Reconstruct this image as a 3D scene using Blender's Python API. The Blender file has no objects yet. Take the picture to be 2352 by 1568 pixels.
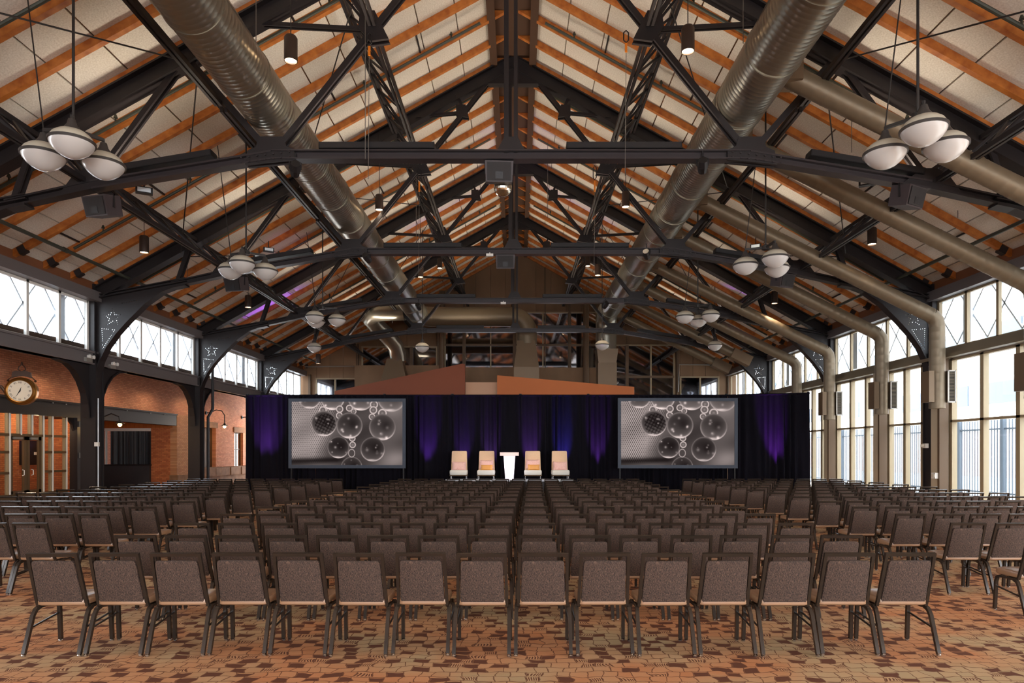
import bpy, bmesh, math, random
import numpy as np
from mathutils import Vector, Matrix
random.seed(7)
rng = np.random.default_rng(11)
SC = bpy.context.scene
COL = SC.collection
PI = math.pi

# ------------------------------------------------------------------ camera
FPX, VPX, HZ, CAMZ = 1568.0, 1190.0, 1038.0, 1.72
cam_d = bpy.data.cameras.new('camera'); cam = bpy.data.objects.new('camera', cam_d); COL.objects.link(cam)
cam.location = (0, 0, CAMZ); cam.rotation_euler = (PI/2, 0, 0)
cam_d.sensor_width = 36.0; cam_d.lens = 36.0*FPX/2352.0
cam_d.shift_x = -(VPX-1176.0)/2352.0; cam_d.shift_y = (HZ-784.0)/2352.0
cam_d.clip_start = 0.1; cam_d.clip_end = 500
SC.camera = cam
# ------------------------------------------------------------------ view, world, daylight
vs = SC.view_settings
vs.view_transform = 'Standard'; vs.look = 'None'; vs.gamma = 1.0; vs.use_curve_mapping = False
vs.exposure = 0.0
SKY = 10.5
cy = SC.cycles
cy.max_bounces = 6; cy.diffuse_bounces = 4; cy.glossy_bounces = 3; cy.transmission_bounces = 2; cy.transparent_max_bounces = 8
cy.caustics_reflective = False; cy.caustics_refractive = False; cy.use_adaptive_sampling = True; cy.adaptive_threshold = .05
w = bpy.data.worlds.new('sky'); SC.world = w; w.use_nodes = True
bgn = w.node_tree.nodes['Background']; bgn.inputs[0].default_value = (0.95, 0.97, 1.0, 1); bgn.inputs[1].default_value = SKY
def portal(loc, rot, sx, sy):
    l = bpy.data.lights.new('window_portal', 'AREA'); l.shape = 'RECTANGLE'; l.size = sx; l.size_y = sy
    l.cycles.is_portal = True
    o = bpy.data.objects.new('window_portal', l); COL.objects.link(o); o.location = loc; o.rotation_euler = rot
    return o
portal((-13.75, 14.5, 5.65), (0, -PI/2, 0), 1.7, 56)      # left clerestory, shining +x
portal((13.5, 14.5, 3.3), (0, PI/2, 0), 6.4, 56)           # right glazing, shining -x
portal((0, -13.4, 3.2), (PI/2, 0, 0), 24, 6.2)            # rear glazed wall, shining +y

# ------------------------------------------------------------------ helpers
def lin(c):
    return tuple(((x/255)/12.92 if x/255 <= .04045 else ((x/255+.055)/1.055)**2.4) for x in c)
MATS = {}
def mat(name, rgb=(128,128,128), rough=.6, metal=0.0, spec=.5, emit=None, es=0.0, noise=None, bump=None, trans=0.0):
    m = bpy.data.materials.new(name); m.use_nodes = True
    nt = m.node_tree; b = nt.nodes['Principled BSDF']
    b.inputs['Base Color'].default_value = (*lin(rgb), 1)
    b.inputs['Roughness'].default_value = rough; b.inputs['Metallic'].default_value = metal
    b.inputs['Specular IOR Level'].default_value = spec
    if emit: b.inputs['Emission Color'].default_value = (*lin(emit), 1); b.inputs['Emission Strength'].default_value = es
    if trans: b.inputs['Transmission Weight'].default_value = trans
    if noise:                                   # (scale xyz, second colour, contrast)
        sc3, rgb2, lo, hi = noise
        tc = nt.nodes.new('ShaderNodeTexCoord'); mp = nt.nodes.new('ShaderNodeMapping'); mp.inputs['Scale'].default_value = sc3
        nz = nt.nodes.new('ShaderNodeTexNoise'); nz.inputs['Scale'].default_value = 1; nz.inputs['Detail'].default_value = 4
        cr = nt.nodes.new('ShaderNodeValToRGB'); cr.color_ramp.elements[0].position = lo; cr.color_ramp.elements[1].position = hi
        cr.color_ramp.elements[0].color = (*lin(rgb), 1); cr.color_ramp.elements[1].color = (*lin(rgb2), 1)
        nt.links.new(tc.outputs['Object'], mp.inputs[0]); nt.links.new(mp.outputs[0], nz.inputs['Vector'])
        nt.links.new(nz.outputs['Fac'], cr.inputs[0]); nt.links.new(cr.outputs[0], b.inputs['Base Color'])
        if bump:
            bp = nt.nodes.new('ShaderNodeBump'); bp.inputs['Strength'].default_value = bump; bp.inputs['Distance'].default_value = .01
            nt.links.new(nz.outputs['Fac'], bp.inputs['Height']); nt.links.new(bp.outputs[0], b.inputs['Normal'])
    MATS[name] = m
    return m
def nodes(m): return m.node_tree.nodes, m.node_tree.links

class MB:
    def __init__(s): s.v = []; s.f = []; s.mi = []; s.cur = 0
    def add(s, vs_, fs):
        n = len(s.v); s.v += [tuple(v) for v in vs_]; s.f += [tuple(i+n for i in f) for f in fs]; s.mi += [s.cur]*len(fs); return s
    def box(s, cx, cy, cz, sx, sy, sz):
        x, y, z = sx/2, sy/2, sz/2
        return s.add([(cx+a*x, cy+b*y, cz+c*z) for a in (-1,1) for b in (-1,1) for c in (-1,1)],
                     [(0,1,3,2),(4,6,7,5),(0,4,5,1),(2,3,7,6),(0,2,6,4),(1,5,7,3)])
    def bb(s, x0, x1, y0, y1, z0, z1): return s.box((x0+x1)/2, (y0+y1)/2, (z0+z1)/2, abs(x1-x0), abs(y1-y0), abs(z1-z0))
    def beam(s, p, q, wd, h, up=(0,0,1)):
        p, q = Vector(p), Vector(q); d = (q-p).normalized(); up = Vector(up)
        r = d.cross(up)
        if r.length < 1e-4: r = d.cross(Vector((0,1,0)))
        r.normalize(); u = r.cross(d)
        vs_ = [c + r*(a*wd/2) + u*(b*h/2) for c in (p,q) for a in (-1,1) for b in (-1,1)]
        return s.add(vs_, [(0,1,3,2),(4,6,7,5),(0,4,5,1),(2,3,7,6),(0,2,6,4),(1,5,7,3)])
    def ibeam(s, p, q, wd, h, t=.04, web=.06, up=(0,0,1)):
        p, q = Vector(p), Vector(q); d = (q-p).normalized(); r = d.cross(Vector(up)).normalized(); u = r.cross(d)
        o = u*(h/2-t/2)
        s.beam(p+o, q+o, wd, t, up); s.beam(p-o, q-o, wd, t, up); return s.beam(p, q, web, h-2*t, up)
    def tube(s, pts, r, n=8, caps=True, rs=None, twist=0.0):
        pts = [Vector(p) for p in pts]; rings = []; prev = None
        for i, p in enumerate(pts):
            a = pts[max(i-1,0)]; b = pts[min(i+1,len(pts)-1)]; d = (b-a).normalized()
            if prev is None:
                t = Vector((0,0,1)) if abs(d.z) < .9 else Vector((0,1,0))
                u = d.cross(t).normalized()
            else:
                u = (prev - d*prev.dot(d)).normalized()
            prev = u; w_ = d.cross(u)
            k = 1.0
            if 0 < i < len(pts)-1:
                c = max(-1, min(1, (p-a).normalized().dot((b-p).normalized()))); k = 1/max(.6, math.cos(math.acos(c)/2))
            rr = (rs[i] if rs else r)*1.0
            rings.append([p + (u*math.cos(2*PI*j/n+twist) + w_*math.sin(2*PI*j/n+twist))*rr for j in range(n)])
        base = len(s.v); V = [v for rg in rings for v in rg]; F = []
        for i in range(len(pts)-1):
            for j in range(n):
                F.append((i*n+j, i*n+(j+1)%n, (i+1)*n+(j+1)%n, (i+1)*n+j))
        if caps: F.append(tuple(range(n-1,-1,-1))); F.append(tuple((len(pts)-1)*n+j for j in range(n)))
        return s.add(V, F)
    def lathe(s, prof, n=20, c=(0,0,0), axis='z'):
        V = []; F = []
        for r, z in prof:
            for j in range(n):
                a = 2*PI*j/n; x, y = r*math.cos(a), r*math.sin(a)
                V.append((c[0]+x, c[1]+y, c[2]+z) if axis == 'z' else ((c[0]+x, c[1]+z, c[2]+y) if axis == 'y' else (c[0]+z, c[1]+x, c[2]+y)))
        for i in range(len(prof)-1):
            for j in range(n): F.append((i*n+j, i*n+(j+1)%n, (i+1)*n+(j+1)%n, (i+1)*n+j))
        F.append(tuple(range(n-1,-1,-1))); F.append(tuple((len(prof)-1)*n+j for j in range(n)))
        return s.add(V, F)
    def prism(s, pts, off):                    # planar polygon (3d points) swept by a vector
        off = Vector(off); n = len(pts); P = [Vector(p) for p in pts]
        return s.add(P+[p+off for p in P], [tuple(range(n-1,-1,-1)), tuple(range(n,2*n))]+[(i,(i+1)%n,n+(i+1)%n,n+i) for i in range(n)])
    def slab(s, outline, layers):              # stack of scaled rounded outlines: layers = [(scale_inset, fn(x,y)->(X,Y,Z))]
        n = len(outline); V = []; F = []
        for fn in layers: V += [fn(x, y) for x, y in outline]
        for i in range(len(layers)-1):
            for j in range(n): F.append((i*n+j, i*n+(j+1)%n, (i+1)*n+(j+1)%n, (i+1)*n+j))
        F.append(tuple(range(n-1,-1,-1))); F.append(tuple((len(layers)-1)*n+j for j in range(n)))
        return s.add(V, F)
    def mesh(s, name, mats, smooth=False):
        me = bpy.data.meshes.new(name); me.from_pydata([tuple(v) for v in s.v], [], s.f)
        for m in (mats if isinstance(mats, (list, tuple)) else [mats]): me.materials.append(MATS[m] if isinstance(m, str) else m)
        if s.cur or any(s.mi): me.polygons.foreach_set('material_index', s.mi)
        bm = bmesh.new(); bm.from_mesh(me); bmesh.ops.recalc_face_normals(bm, faces=bm.faces); bm.to_mesh(me); bm.free()
        if smooth:
            me.polygons.foreach_set('use_smooth', [True]*len(me.polygons))
            try: me.set_sharp_from_angle(angle=math.radians(38))
            except Exception: pass
        me.update(); return me
    def build(s, name, m, parent=None, smooth=False, origin=None):
        if parent is not None or origin is not None:
            o = Vector(origin) if origin is not None else ORG.get(parent.name, Vector((0,0,0)))
            if o.length > 0: s.v = [tuple(Vector(v)-o) for v in s.v]
        return link(name, s.mesh(name, m, smooth), parent)
ORG = {}       # world origin of things whose parts are given in world coordinates
def link(name, data, parent=None, loc=None):
    ob = bpy.data.objects.new(name, data); COL.objects.link(ob)
    if parent is not None:
        ob.parent = parent
        if parent.name in ORG: ORG[ob.name] = ORG[parent.name]
    if loc is not None: ob.location = loc
    return ob
def tag(o, label, cat, group=None, kind=None):
    o['label'] = label; o['category'] = cat
    if group: o['group'] = group
    if kind: o['kind'] = kind
    return o
def thing(name, label, cat, loc=(0,0,0), rz=0.0, group=None, world=False):
    o = bpy.data.objects.new(name, None); COL.objects.link(o); o.location = loc; o.rotation_euler = (0,0,rz); o.empty_display_size = .1
    if world: ORG[o.name] = Vector(loc)
    return tag(o, label, cat, group)
def struct(name, mb, m, label=None, smooth=False):
    o = mb.build(name, m, None, smooth); o['kind'] = 'structure'
    if label: o['label'] = label
    return o
def copy_tree(o, loc=None, rz=None, parent=None):
    c = o.copy(); COL.objects.link(c)
    if parent is not None: c.parent = parent
    if loc is not None: c.location = loc
    if rz is not None: c.rotation_euler = (0,0,rz)
    for ch in o.children: copy_tree(ch, parent=c)
    return c
ORD = ['first','second','third','fourth','fifth','sixth','seventh','eighth','ninth','tenth','eleventh','twelfth','thirteenth','fourteenth','fifteenth','sixteenth']
def rrect(x0, x1, y0, y1, r, k=3):
    out = []
    for cx, cy, a0 in ((x1-r,y1-r,0),(x0+r,y1-r,PI/2),(x0+r,y0+r,PI),(x1-r,y0+r,1.5*PI)):
        for i in range(k+1):
            a = a0+i*PI/2/k; out.append((cx+r*math.cos(a), cy+r*math.sin(a)))
    return out
def at(px, py, d):                              # used only to note measured positions: photo pixel + depth -> place in the hall
    return Vector(((px-VPX)*d/FPX, d, CAMZ+(HZ-py)*d/FPX))

# ------------------------------------------------------------------ materials
mat('steel', (33,28,29), .5, .0, .4)
mat('steel_grey', (104,98,98), .45, .0, .5)
mat('tie_steel', (54,48,50), .38, .2, .5)
mat('bronze_paint', (120,108,88), .5, .1, .5)
mat('frame_tan', (156,138,108), .5)
mat('pilaster_paint', (186,172,148), .6)
mat('rafter_wood', (158,84,26), .55, noise=((5,5,5), (206,128,56), .3, .75))
mat('deck', (214,206,194), .95, noise=((30,30,30), (236,230,220), .35, .7))
mat('deck_edge', (120,84,56), .8)
mat('ridge_wood', (74,48,30), .8)
mat('eave_wood', (120,72,42), .7); mat('hanger', (40,32,32), .5)
mat('chair_frame', (48,40,34), .2, .2, .6)
mat('chrome', (210,210,210), .15, 1.0)
mat('seat_vinyl', (146,112,84), .28, spec=.65)
mat('white_paint', (225,222,216), .5)
mat('globe_top', (190,182,164), .4)
mat('globe_band', (60,56,54), .4)
mat('rod', (40,36,34), .5)
mat('downlight_can', (52,36,28), .5)
mat('speaker_case', (58,48,50), .55)
mat('grille', (32,28,28), .7)
mat('panel_brown', (134,104,76), .7, noise=((.7,.7,.3), (112,86,60), .35, .75))
mat('gable_post', (96,74,52), .6)
mat('wedge_orange_dim', (128,68,44), .75)  # same orange partition, its dimmer lighting put into the colour
mat('wedge_orange_lit', (196,112,62), .75)  # brighter orange: the light its facing catches is painted into the colour
mat('wedge_beige', (206,164,134), .75)
mat('hvac_metal', (112,92,70), .45, .35)
mat('clock_brass', (150,104,48), .35, .8)
mat('clock_dark', (78,54,40), .5, .2)
mat('clock_face', (214,206,190), .5)
mat('ink', (20,18,18), .6)
mat('bulb', (255,220,150), .4, emit=(255,196,96), es=60)
mat('lens_glow', (255,240,220), .4, emit=(255,214,168), es=22)
mat('black_metal', (28,26,28), .5, .2)
mat('bar_black', (48,48,52), .6)
mat('stone', (150,112,80), .85, noise=((3,3,3), (120,86,60), .3, .7), bump=.5)
mat('dark_wood', (84,62,34), .6)
mat('plank_wood', (170,96,40), .6)
mat('stage_skirt', (206,212,222), .5)
mat('lounge_fabric', (222,186,150), .8, noise=((60,60,60), (232,200,168), .3, .7))
mat('lounge_seat', (222,220,212), .8)
mat('fur_pink', (226,170,160), .95, noise=((50,50,50), (246,214,206), .3, .7), bump=1)
mat('satin_gold', (224,160,84), .35)
mat('screen_frame', (58,66,80), .6)
mat('pick_white', (214,226,236), .4)
mat('fence', (96,108,120), .6)
mat('lattice_out', (232,240,248), .6)
mat('facade', (226,224,220), .9)
mat('facade_window', (96,110,124), .6)
mat('facade_brick', (206,170,150), .9)
mat('pavement', (190,186,180), .9)
mat('led_red', (255,40,30), .5, emit=(255,30,20), es=8)
mat('yellow_tag', (230,130,20), .5)
mat('cable', (96,90,84), .5)
mat('galvanised', (150,146,140), .4, .5)
mat('pipe_green', (70,72,62), .5, .3)
# globe lens: milky prismatic glass
mat('globe_lens', (196,192,188), .22, spec=.8)
# lectern: back-lit acrylic
mat('acrylic', (240,232,245), .3, emit=(255,236,250), es=.42)
mat('acrylic_top', (236,200,190), .3, emit=(240,190,180), es=.25)

m = mat('steel_rivet', (40,34,36), .5)
# glass panes (thin)
def thin_glass(name, tint, gloss):
    m = bpy.data.materials.new(name); m.use_nodes = True; N, L = nodes(m); N.clear()
    out = N.new('ShaderNodeOutputMaterial'); tr = N.new('ShaderNodeBsdfTransparent'); gl = N.new('ShaderNodeBsdfGlossy'); mx = N.new('ShaderNodeMixShader')
    tr.inputs[0].default_value = (*tint, 1); gl.inputs['Roughness'].default_value = .03; mx.inputs[0].default_value = gloss
    L.new(tr.outputs[0], mx.inputs[1]); L.new(gl.outputs[0], mx.inputs[2]); L.new(mx.outputs[0], out.inputs[0]); MATS[name] = m
thin_glass('pane', (.93,.97,1.0), .06)
thin_glass('door_glass', (.95,.95,.94), .05)
# dark reflecting glass of the end wall
m = mat('mirror_glass', (196,196,204), .05, 1.0)
# brick walls
def brick(name, c1, c2, mortar, axis):
    m = mat(name, c1, .85); N, L = nodes(m); b = N['Principled BSDF']
    tc = N.new('ShaderNodeTexCoord'); sx = N.new('ShaderNodeSeparateXYZ'); cb = N.new('ShaderNodeCombineXYZ'); bt = N.new('ShaderNodeTexBrick')
    L.new(tc.outputs['Object'], sx.inputs[0]); L.new(sx.outputs['Y' if axis == 'x' else 'X'], cb.inputs[0]); L.new(sx.outputs['Z'], cb.inputs[1]); L.new(cb.outputs[0], bt.inputs['Vector'])
    bt.inputs['Scale'].default_value = 1; bt.inputs['Brick Width'].default_value = .205; bt.inputs['Row Height'].default_value = .069; bt.inputs['Mortar Size'].default_value = .006
    bt.inputs['Color1'].default_value = (*lin(c1),1); bt.inputs['Color2'].default_value = (*lin(c2),1); bt.inputs['Mortar'].default_value = (*lin(mortar),1)
    nz = N.new('ShaderNodeTexNoise'); nz.inputs['Scale'].default_value = .8; L.new(tc.outputs['Object'], nz.inputs['Vector'])
    mx = N.new('ShaderNodeMix'); mx.data_type = 'RGBA'; mx.blend_type = 'MULTIPLY'; mx.inputs[0].default_value = .12
    L.new(bt.outputs[0], mx.inputs[6]); L.new(nz.outputs['Color'], mx.inputs[7])
    L.new(mx.outputs[2], b.inputs['Base Color'])
    bp = N.new('ShaderNodeBump'); bp.inputs['Strength'].default_value = .4; bp.inputs['Distance'].default_value = .01; bp.invert = True
    L.new(bt.outputs['Fac'], bp.inputs['Height']); L.new(bp.outputs[0], b.inputs['Normal'])
brick('brick_side', (224,152,112), (200,126,90), (158,112,84), 'x')
brick('brick_front', (206,124,74), (176,96,54), (136,84,52), 'y')
brick('brick_warm', (206,128,80), (178,100,60), (136,84,52), 'x')
brick('brick_pale', (206,150,106), (186,126,84), (140,100,70), 'x')
# sheet-metal duct with spiral seams
def duct_mat(name, rgb, rough, axis, metal):
    m = mat(name, rgb, rough, metal); N, L = nodes(m); b = N['Principled BSDF']
    tc = N.new('ShaderNodeTexCoord'); wv = N.new('ShaderNodeTexWave'); wv.wave_type = 'BANDS'; wv.bands_direction = axis; wv.inputs['Scale'].default_value = 2.6; wv.wave_profile = 'SAW'
    L.new(tc.outputs['Object'], wv.inputs['Vector'])
    cr = N.new('ShaderNodeValToRGB'); cr.color_ramp.elements[0].position = .0; cr.color_ramp.elements[1].position = .3
    cr.color_ramp.elements[0].color = (0,0,0,1)
    bp = N.new('ShaderNodeBump'); bp.inputs['Strength'].default_value = .06; bp.inputs['Distance'].default_value = .01
    L.new(wv.outputs['Fac'], cr.inputs[0]); L.new(cr.outputs[0], bp.inputs['Height']); L.new(bp.outputs[0], b.inputs['Normal'])
duct_mat('duct_main', (158,153,140), .3, 'Y', .85)
duct_mat('duct_branch', (120,106,86), .45, 'X', .4)
duct_mat('duct_drop', (128,114,94), .45, 'Z', .4)
# chair-back fabric: brown with fine vertical slubs
m = mat('chair_fabric', (80,64,54), .9); N, L = nodes(m); b = N['Principled BSDF']
tc = N.new('ShaderNodeTexCoord'); mp = N.new('ShaderNodeMapping'); mp.inputs['Scale'].default_value = (260,60,70)
nz = N.new('ShaderNodeTexNoise'); nz.inputs['Scale'].default_value = 1; nz.inputs['Detail'].default_value = 2
cr = N.new('ShaderNodeValToRGB'); cr.color_ramp.elements[0].position = .35; cr.color_ramp.elements[1].position = .72
cr.color_ramp.elements[0].color = (*lin((30,22,19)),1); cr.color_ramp.elements[1].color = (*lin((98,75,62)),1)
L.new(tc.outputs['Object'], mp.inputs[0]); L.new(mp.outputs[0], nz.inputs['Vector']); L.new(nz.outputs['Fac'], cr.inputs[0]); L.new(cr.outputs[0], b.inputs['Base Color'])
# drape velvet
mat('drape', (20,18,25), .95, spec=.1)
# carpet
m = mat('carpet', (150,104,76), .97, spec=.1); N, L = nodes(m); b = N['Principled BSDF']
def mth(op, a, b_=None, c=None):
    n = N.new('ShaderNodeMath'); n.operation = op
    for i, x in enumerate((a, b_, c)):
        if x is None: continue
        if isinstance(x, (int, float)): n.inputs[i].default_value = x
        else: L.new(x, n.inputs[i])
    return n.outputs[0]
def mixc(f, a, b_):
    n = N.new('ShaderNodeMix'); n.data_type = 'RGBA'
    if isinstance(f, (int, float)): n.inputs[0].default_value = f
    else: L.new(f, n.inputs[0])
    for i, x in ((6, a), (7, b_)):
        if isinstance(x, tuple): n.inputs[i].default_value = (*lin(x), 1)
        else: L.new(x, n.inputs[i])
    return n.outputs[2]
tc = N.new('ShaderNodeTexCoord'); nzd = N.new('ShaderNodeTexNoise'); nzd.inputs['Scale'].default_value = 5.0; nzd.inputs['Detail'].default_value = 1
L.new(tc.outputs['Object'], nzd.inputs['Vector'])
sp = N.new('ShaderNodeSeparateXYZ'); L.new(tc.outputs['Object'], sp.inputs[0]); sn = N.new('ShaderNodeSeparateColor'); L.new(nzd.outputs['Color'], sn.inputs[0])
u0 = mth('ADD', mth('MULTIPLY', sp.outputs['X'], 8.4), mth('MULTIPLY', mth('SUBTRACT', sn.outputs[0], .5), 1.1))
v0 = mth('ADD', mth('MULTIPLY', sp.outputs['Y'], 8.8), mth('MULTIPLY', mth('SUBTRACT', sn.outputs[1], .5), 1.1))
row = mth('FLOOR', v0); wr = N.new('ShaderNodeTexWhiteNoise'); wr.noise_dimensions = '1D'; L.new(row, wr.inputs['W'])
u1 = mth('ADD', u0, mth('MULTIPLY', wr.outputs['Value'], 3.0)); cell = mth('FLOOR', u1)
cv = N.new('ShaderNodeCombineXYZ'); L.new(cell, cv.inputs[0]); L.new(row, cv.inputs[1]); wn = N.new('ShaderNodeTexWhiteNoise'); wn.noise_dimensions = '2D'; L.new(cv.outputs[0], wn.inputs['Vector'])
fu = mth('FRACT', u1); fv = mth('FRACT', v0)
edge = mth('MAXIMUM', mth('LESS_THAN', fu, .075), mth('LESS_THAN', fv, .085))
dark = mth('MULTIPLY', mth('MULTIPLY', mth('LESS_THAN', wn.outputs['Value'], .45), mth('LESS_THAN', mth('FRACT', mth('MULTIPLY', cell, .5)), .25)), mth('MULTIPLY', mth('GREATER_THAN', fu, .08), mth('LESS_THAN', fv, .86)))
hatch = mth('MULTIPLY', mth('MULTIPLY', mth('GREATER_THAN', wn.outputs['Value'], .9), mth('GREATER_THAN', mth('FRACT', mth('MULTIPLY', fu, 6)), .5)), mth('MULTIPLY', mth('GREATER_THAN', fv, .2), mth('LESS_THAN', fv, .8)))
big = N.new('ShaderNodeTexNoise'); big.inputs['Scale'].default_value = .9; big.inputs['Detail'].default_value = 2; L.new(tc.outputs['Object'], big.inputs['Vector'])
bz = N.new('ShaderNodeValToRGB'); bz.color_ramp.elements[0].position = .42; bz.color_ramp.elements[1].position = .6; L.new(big.outputs['Fac'], bz.inputs[0])
bz.color_ramp.elements[0].color = (*lin((196,134,92)),1); bz.color_ramp.elements[1].color = (*lin((182,160,124)),1)
fine = N.new('ShaderNodeTexNoise'); fine.inputs['Scale'].default_value = 160; L.new(tc.outputs['Object'], fine.inputs['Vector'])
base = mixc(mth('MULTIPLY', wn.outputs['Value'], .35), bz.outputs[0], (214,170,130))
base = mixc(mth('MAXIMUM', mth('MULTIPLY', edge, .85), mth('MAXIMUM', dark, hatch)), base, (100,64,50))
base = mixc(mth('MULTIPLY', fine.outputs['Fac'], .25), base, (120,84,64))
L.new(base, b.inputs['Base Color'])

# ================================================================== SETTING
P = 6.97
TR = [14.6 + P*i for i in range(-1, 5)]             # truss planes 7.63, 14.6, 21.57, 28.54, 35.51, 42.48
XR = -.15                                           # ridge
XL, XW = -13.4, 13.1                                # column / clerestory planes
YB, YE = -13.4, 42.5                                # rear and far ends
SILL, HEAD = 4.87, 6.45
def zc(x): return 14.0-.555*abs(x)                  # truss top-chord centre line, x from the ridge

fl = MB(); fl.bb(-20.2, 13.3, YB, YE+.2, -.2, 0); struct('floor', fl, 'carpet', 'brown and beige patterned carpet of the hall')
# ---- roof: sheathing with panels and rafters as children
A = math.atan(.555); SL = 1/math.cos(A)
PH = .95                                            # panel pitch (horizontal)
pan = MB(); pan.box(0, 0, 0, PH*SL-.035, P/6-.012, .06)
for s, nm in ((-1, 'ceiling_left'), (1, 'ceiling_right')):
    sh = MB(); z0, z1 = zc(.0)+.64, zc(13.9)+.64
    p0, p1 = (XR+s*.55, zc(.55)+.515), (XR+s*13.95, zc(13.95)+.515)
    sh.prism([(p0[0],YB,p0[1]),(p1[0],YB,p1[1]),(p1[0],YB,p1[1]+.15),(p0[0],YB,p0[1]+.15)], (0,YE-YB+.3,0))
    roof = struct(nm, sh, 'deck_edge', 'sloping %s roof of pale acoustic panels over timber rafters' % nm.split('_')[1])
    pm = pan.mesh('panel', 'deck'); cells = []
    nY = int((YE-YB)/(P/6))+1
    for j in range(nY):
        y = YE-(j+.5)*P/6
        for i in range(14):
            x = .6+PH*(i+.5)
            if x > 13.9: continue
            z = zc(x)+.465
            vis = y > 9.5 and (z-CAMZ)/y < .665 and abs(XR+s*x)/y < .76
            cells.append((0 if vis else 1, y, x, z))
    cells.sort()
    rest = MB()
    for k, (nv, y, x, z) in enumerate(cells):
        if k < 300 and not nv:
            o = link('panel', pm, roof, (XR+s*x, y, z)); o.rotation_euler = (0, s*A, 0)
        else:
            R = Matrix.Rotation(s*A, 3, 'Y')
            rest.add([R @ Vector(v) + Vector((XR+s*x, y, z)) for v in pan.v], pan.f)
    o = rest.build('panels_beyond', 'deck', roof); o['kind'] = 'stuff'
    rf = MB(); Lr = 13.7*SL; rf.box(0, 0, 0, Lr, .12, .17); rm = rf.mesh('rafter', 'rafter_wood'); hg = MB(); hg.box(0,0,0,.2,.15,.2); hgm = hg.mesh('hanger', 'hanger')
    for j in range(int((YE-YB)/(P/6))+1):
        y = TR[-1]-j*P/6
        x = 13.7/2+.02; z = zc(x)+.325
        o = link('rafter', rm, roof, (XR+s*x, y+.02, z)); o.rotation_euler = (0, s*A, 0)
        if y > 13: o = link('hanger', hgm, roof, (XR+s*12.98, y+.02, zc(12.98)+.28)); o.rotation_euler = (0, s*A, 0)
# ridge: closed cap above the opening at the top, hung ridge plank
rc = MB(); zt = zc(.55)+.5
rc.prism([(XR-.7,YB,zt-.05),(XR+.7,YB,zt-.05),(XR,YB,zt+.75)], (0,YE-YB,0)); struct('trim_1', rc, 'ridge_wood', 'dark timber ridge along the roof peak')
rp = MB()
for s in (-1, 1): rp.bb(XR+s*.5, XR+s*.72, YB, YE, zt-.34, zt-.24)
struct('trim_2', rp, 'ridge_wood', 'dark planks either side of the ridge')

# ---- side walls: eave header, sill beam, fascia behind rafters
for s, X, nm in ((-1, XL, 'left'), (1, XW, 'right')):
    e = MB(); e.bb(X-.2, X+.25*1, YB, YE, HEAD, HEAD+.3); e.bb(X+s*.1, X+s*.35, YB, YE, HEAD+.3, HEAD+.75)
    struct('wall_%s' % nm, e, 'steel_grey', 'grey eave beam over the %s clerestory' % nm)
    ew = MB(); ew.bb(X-.04, X+.04, 9, YE, HEAD+.3, HEAD+.62); struct('trim_%s' % nm, ew, 'eave_wood', 'timber fascia below the %s eave' % nm)
sb = MB(); sb.bb(XL-.28, XL+.1, YB, YE, SILL-.42, SILL); sb.bb(XL-.2, XL+.16, YB, YE, SILL-.06, SILL); sb.bb(XL-.2, XL+.16, YB, YE, SILL-.42, SILL-.37)
struct('trim_3', sb, 'steel_grey', 'grey riveted beam under the left clerestory')
sb = MB(); sb.bb(XW-.1, XW+.28, YB, YE, SILL-.3, SILL); sb.bb(XW-.32, XW-.1, YB, YE, SILL-.32, SILL-.22); struct('trim_4', sb, 'bronze_paint', 'bronze beam under the right clerestory')

# clerestory windows, one per bay, five lights each
WN = 0
def window_bay(X, y0, y1, z0, z1, n, fm, thick, zs=(), sideways=None, label=None, ys=None, wide=.05):
    global WN; WN += 1
    f = MB(); t = thick
    f.bb(X-t/2, X+t/2, y0, y1, z0, z0+.06); f.bb(X-t/2, X+t/2, y0, y1, z1-.06, z1)
    Y = ys or [y0+(y1-y0)*i/n for i in range(n+1)]
    o = f.build('window_%d' % WN, fm); o['kind'] = 'structure'
    if label: o['label'] = label
    for y in Y: m = MB(); m.bb(X-t/2, X+t/2, y-wide, y+wide, z0, z1); m.build('mullion', fm, o)
    for z in zs: m = MB(); m.bb(X-t/2, X+t/2, y0, y1, z-.035, z+.035); m.build('transom', fm, o)
    Z = [z0]+list(zs)+[z1]
    for a, b_ in zip(Y, Y[1:]):
        for c, d in zip(Z, Z[1:]):
            m = MB(); m.bb(X-.006, X+.006, a, b_, c, d); m.build('pane', 'pane', o)
    return o
BAYN = ['the bay nearest the camera','the second bay','the third bay','the fourth bay']
for i in range(4):
    y0, y1 = TR[i+1]+.2, TR[i+2]-.2
    window_bay(XL-.1, y0, y1, SILL, HEAD, 5, 'white_paint', .08, label='left clerestory window in '+BAYN[i])
    window_bay(XW+.1, y0, y1, SILL, HEAD, 5, 'frame_tan', .09, label='right clerestory window in '+BAYN[i])
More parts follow.
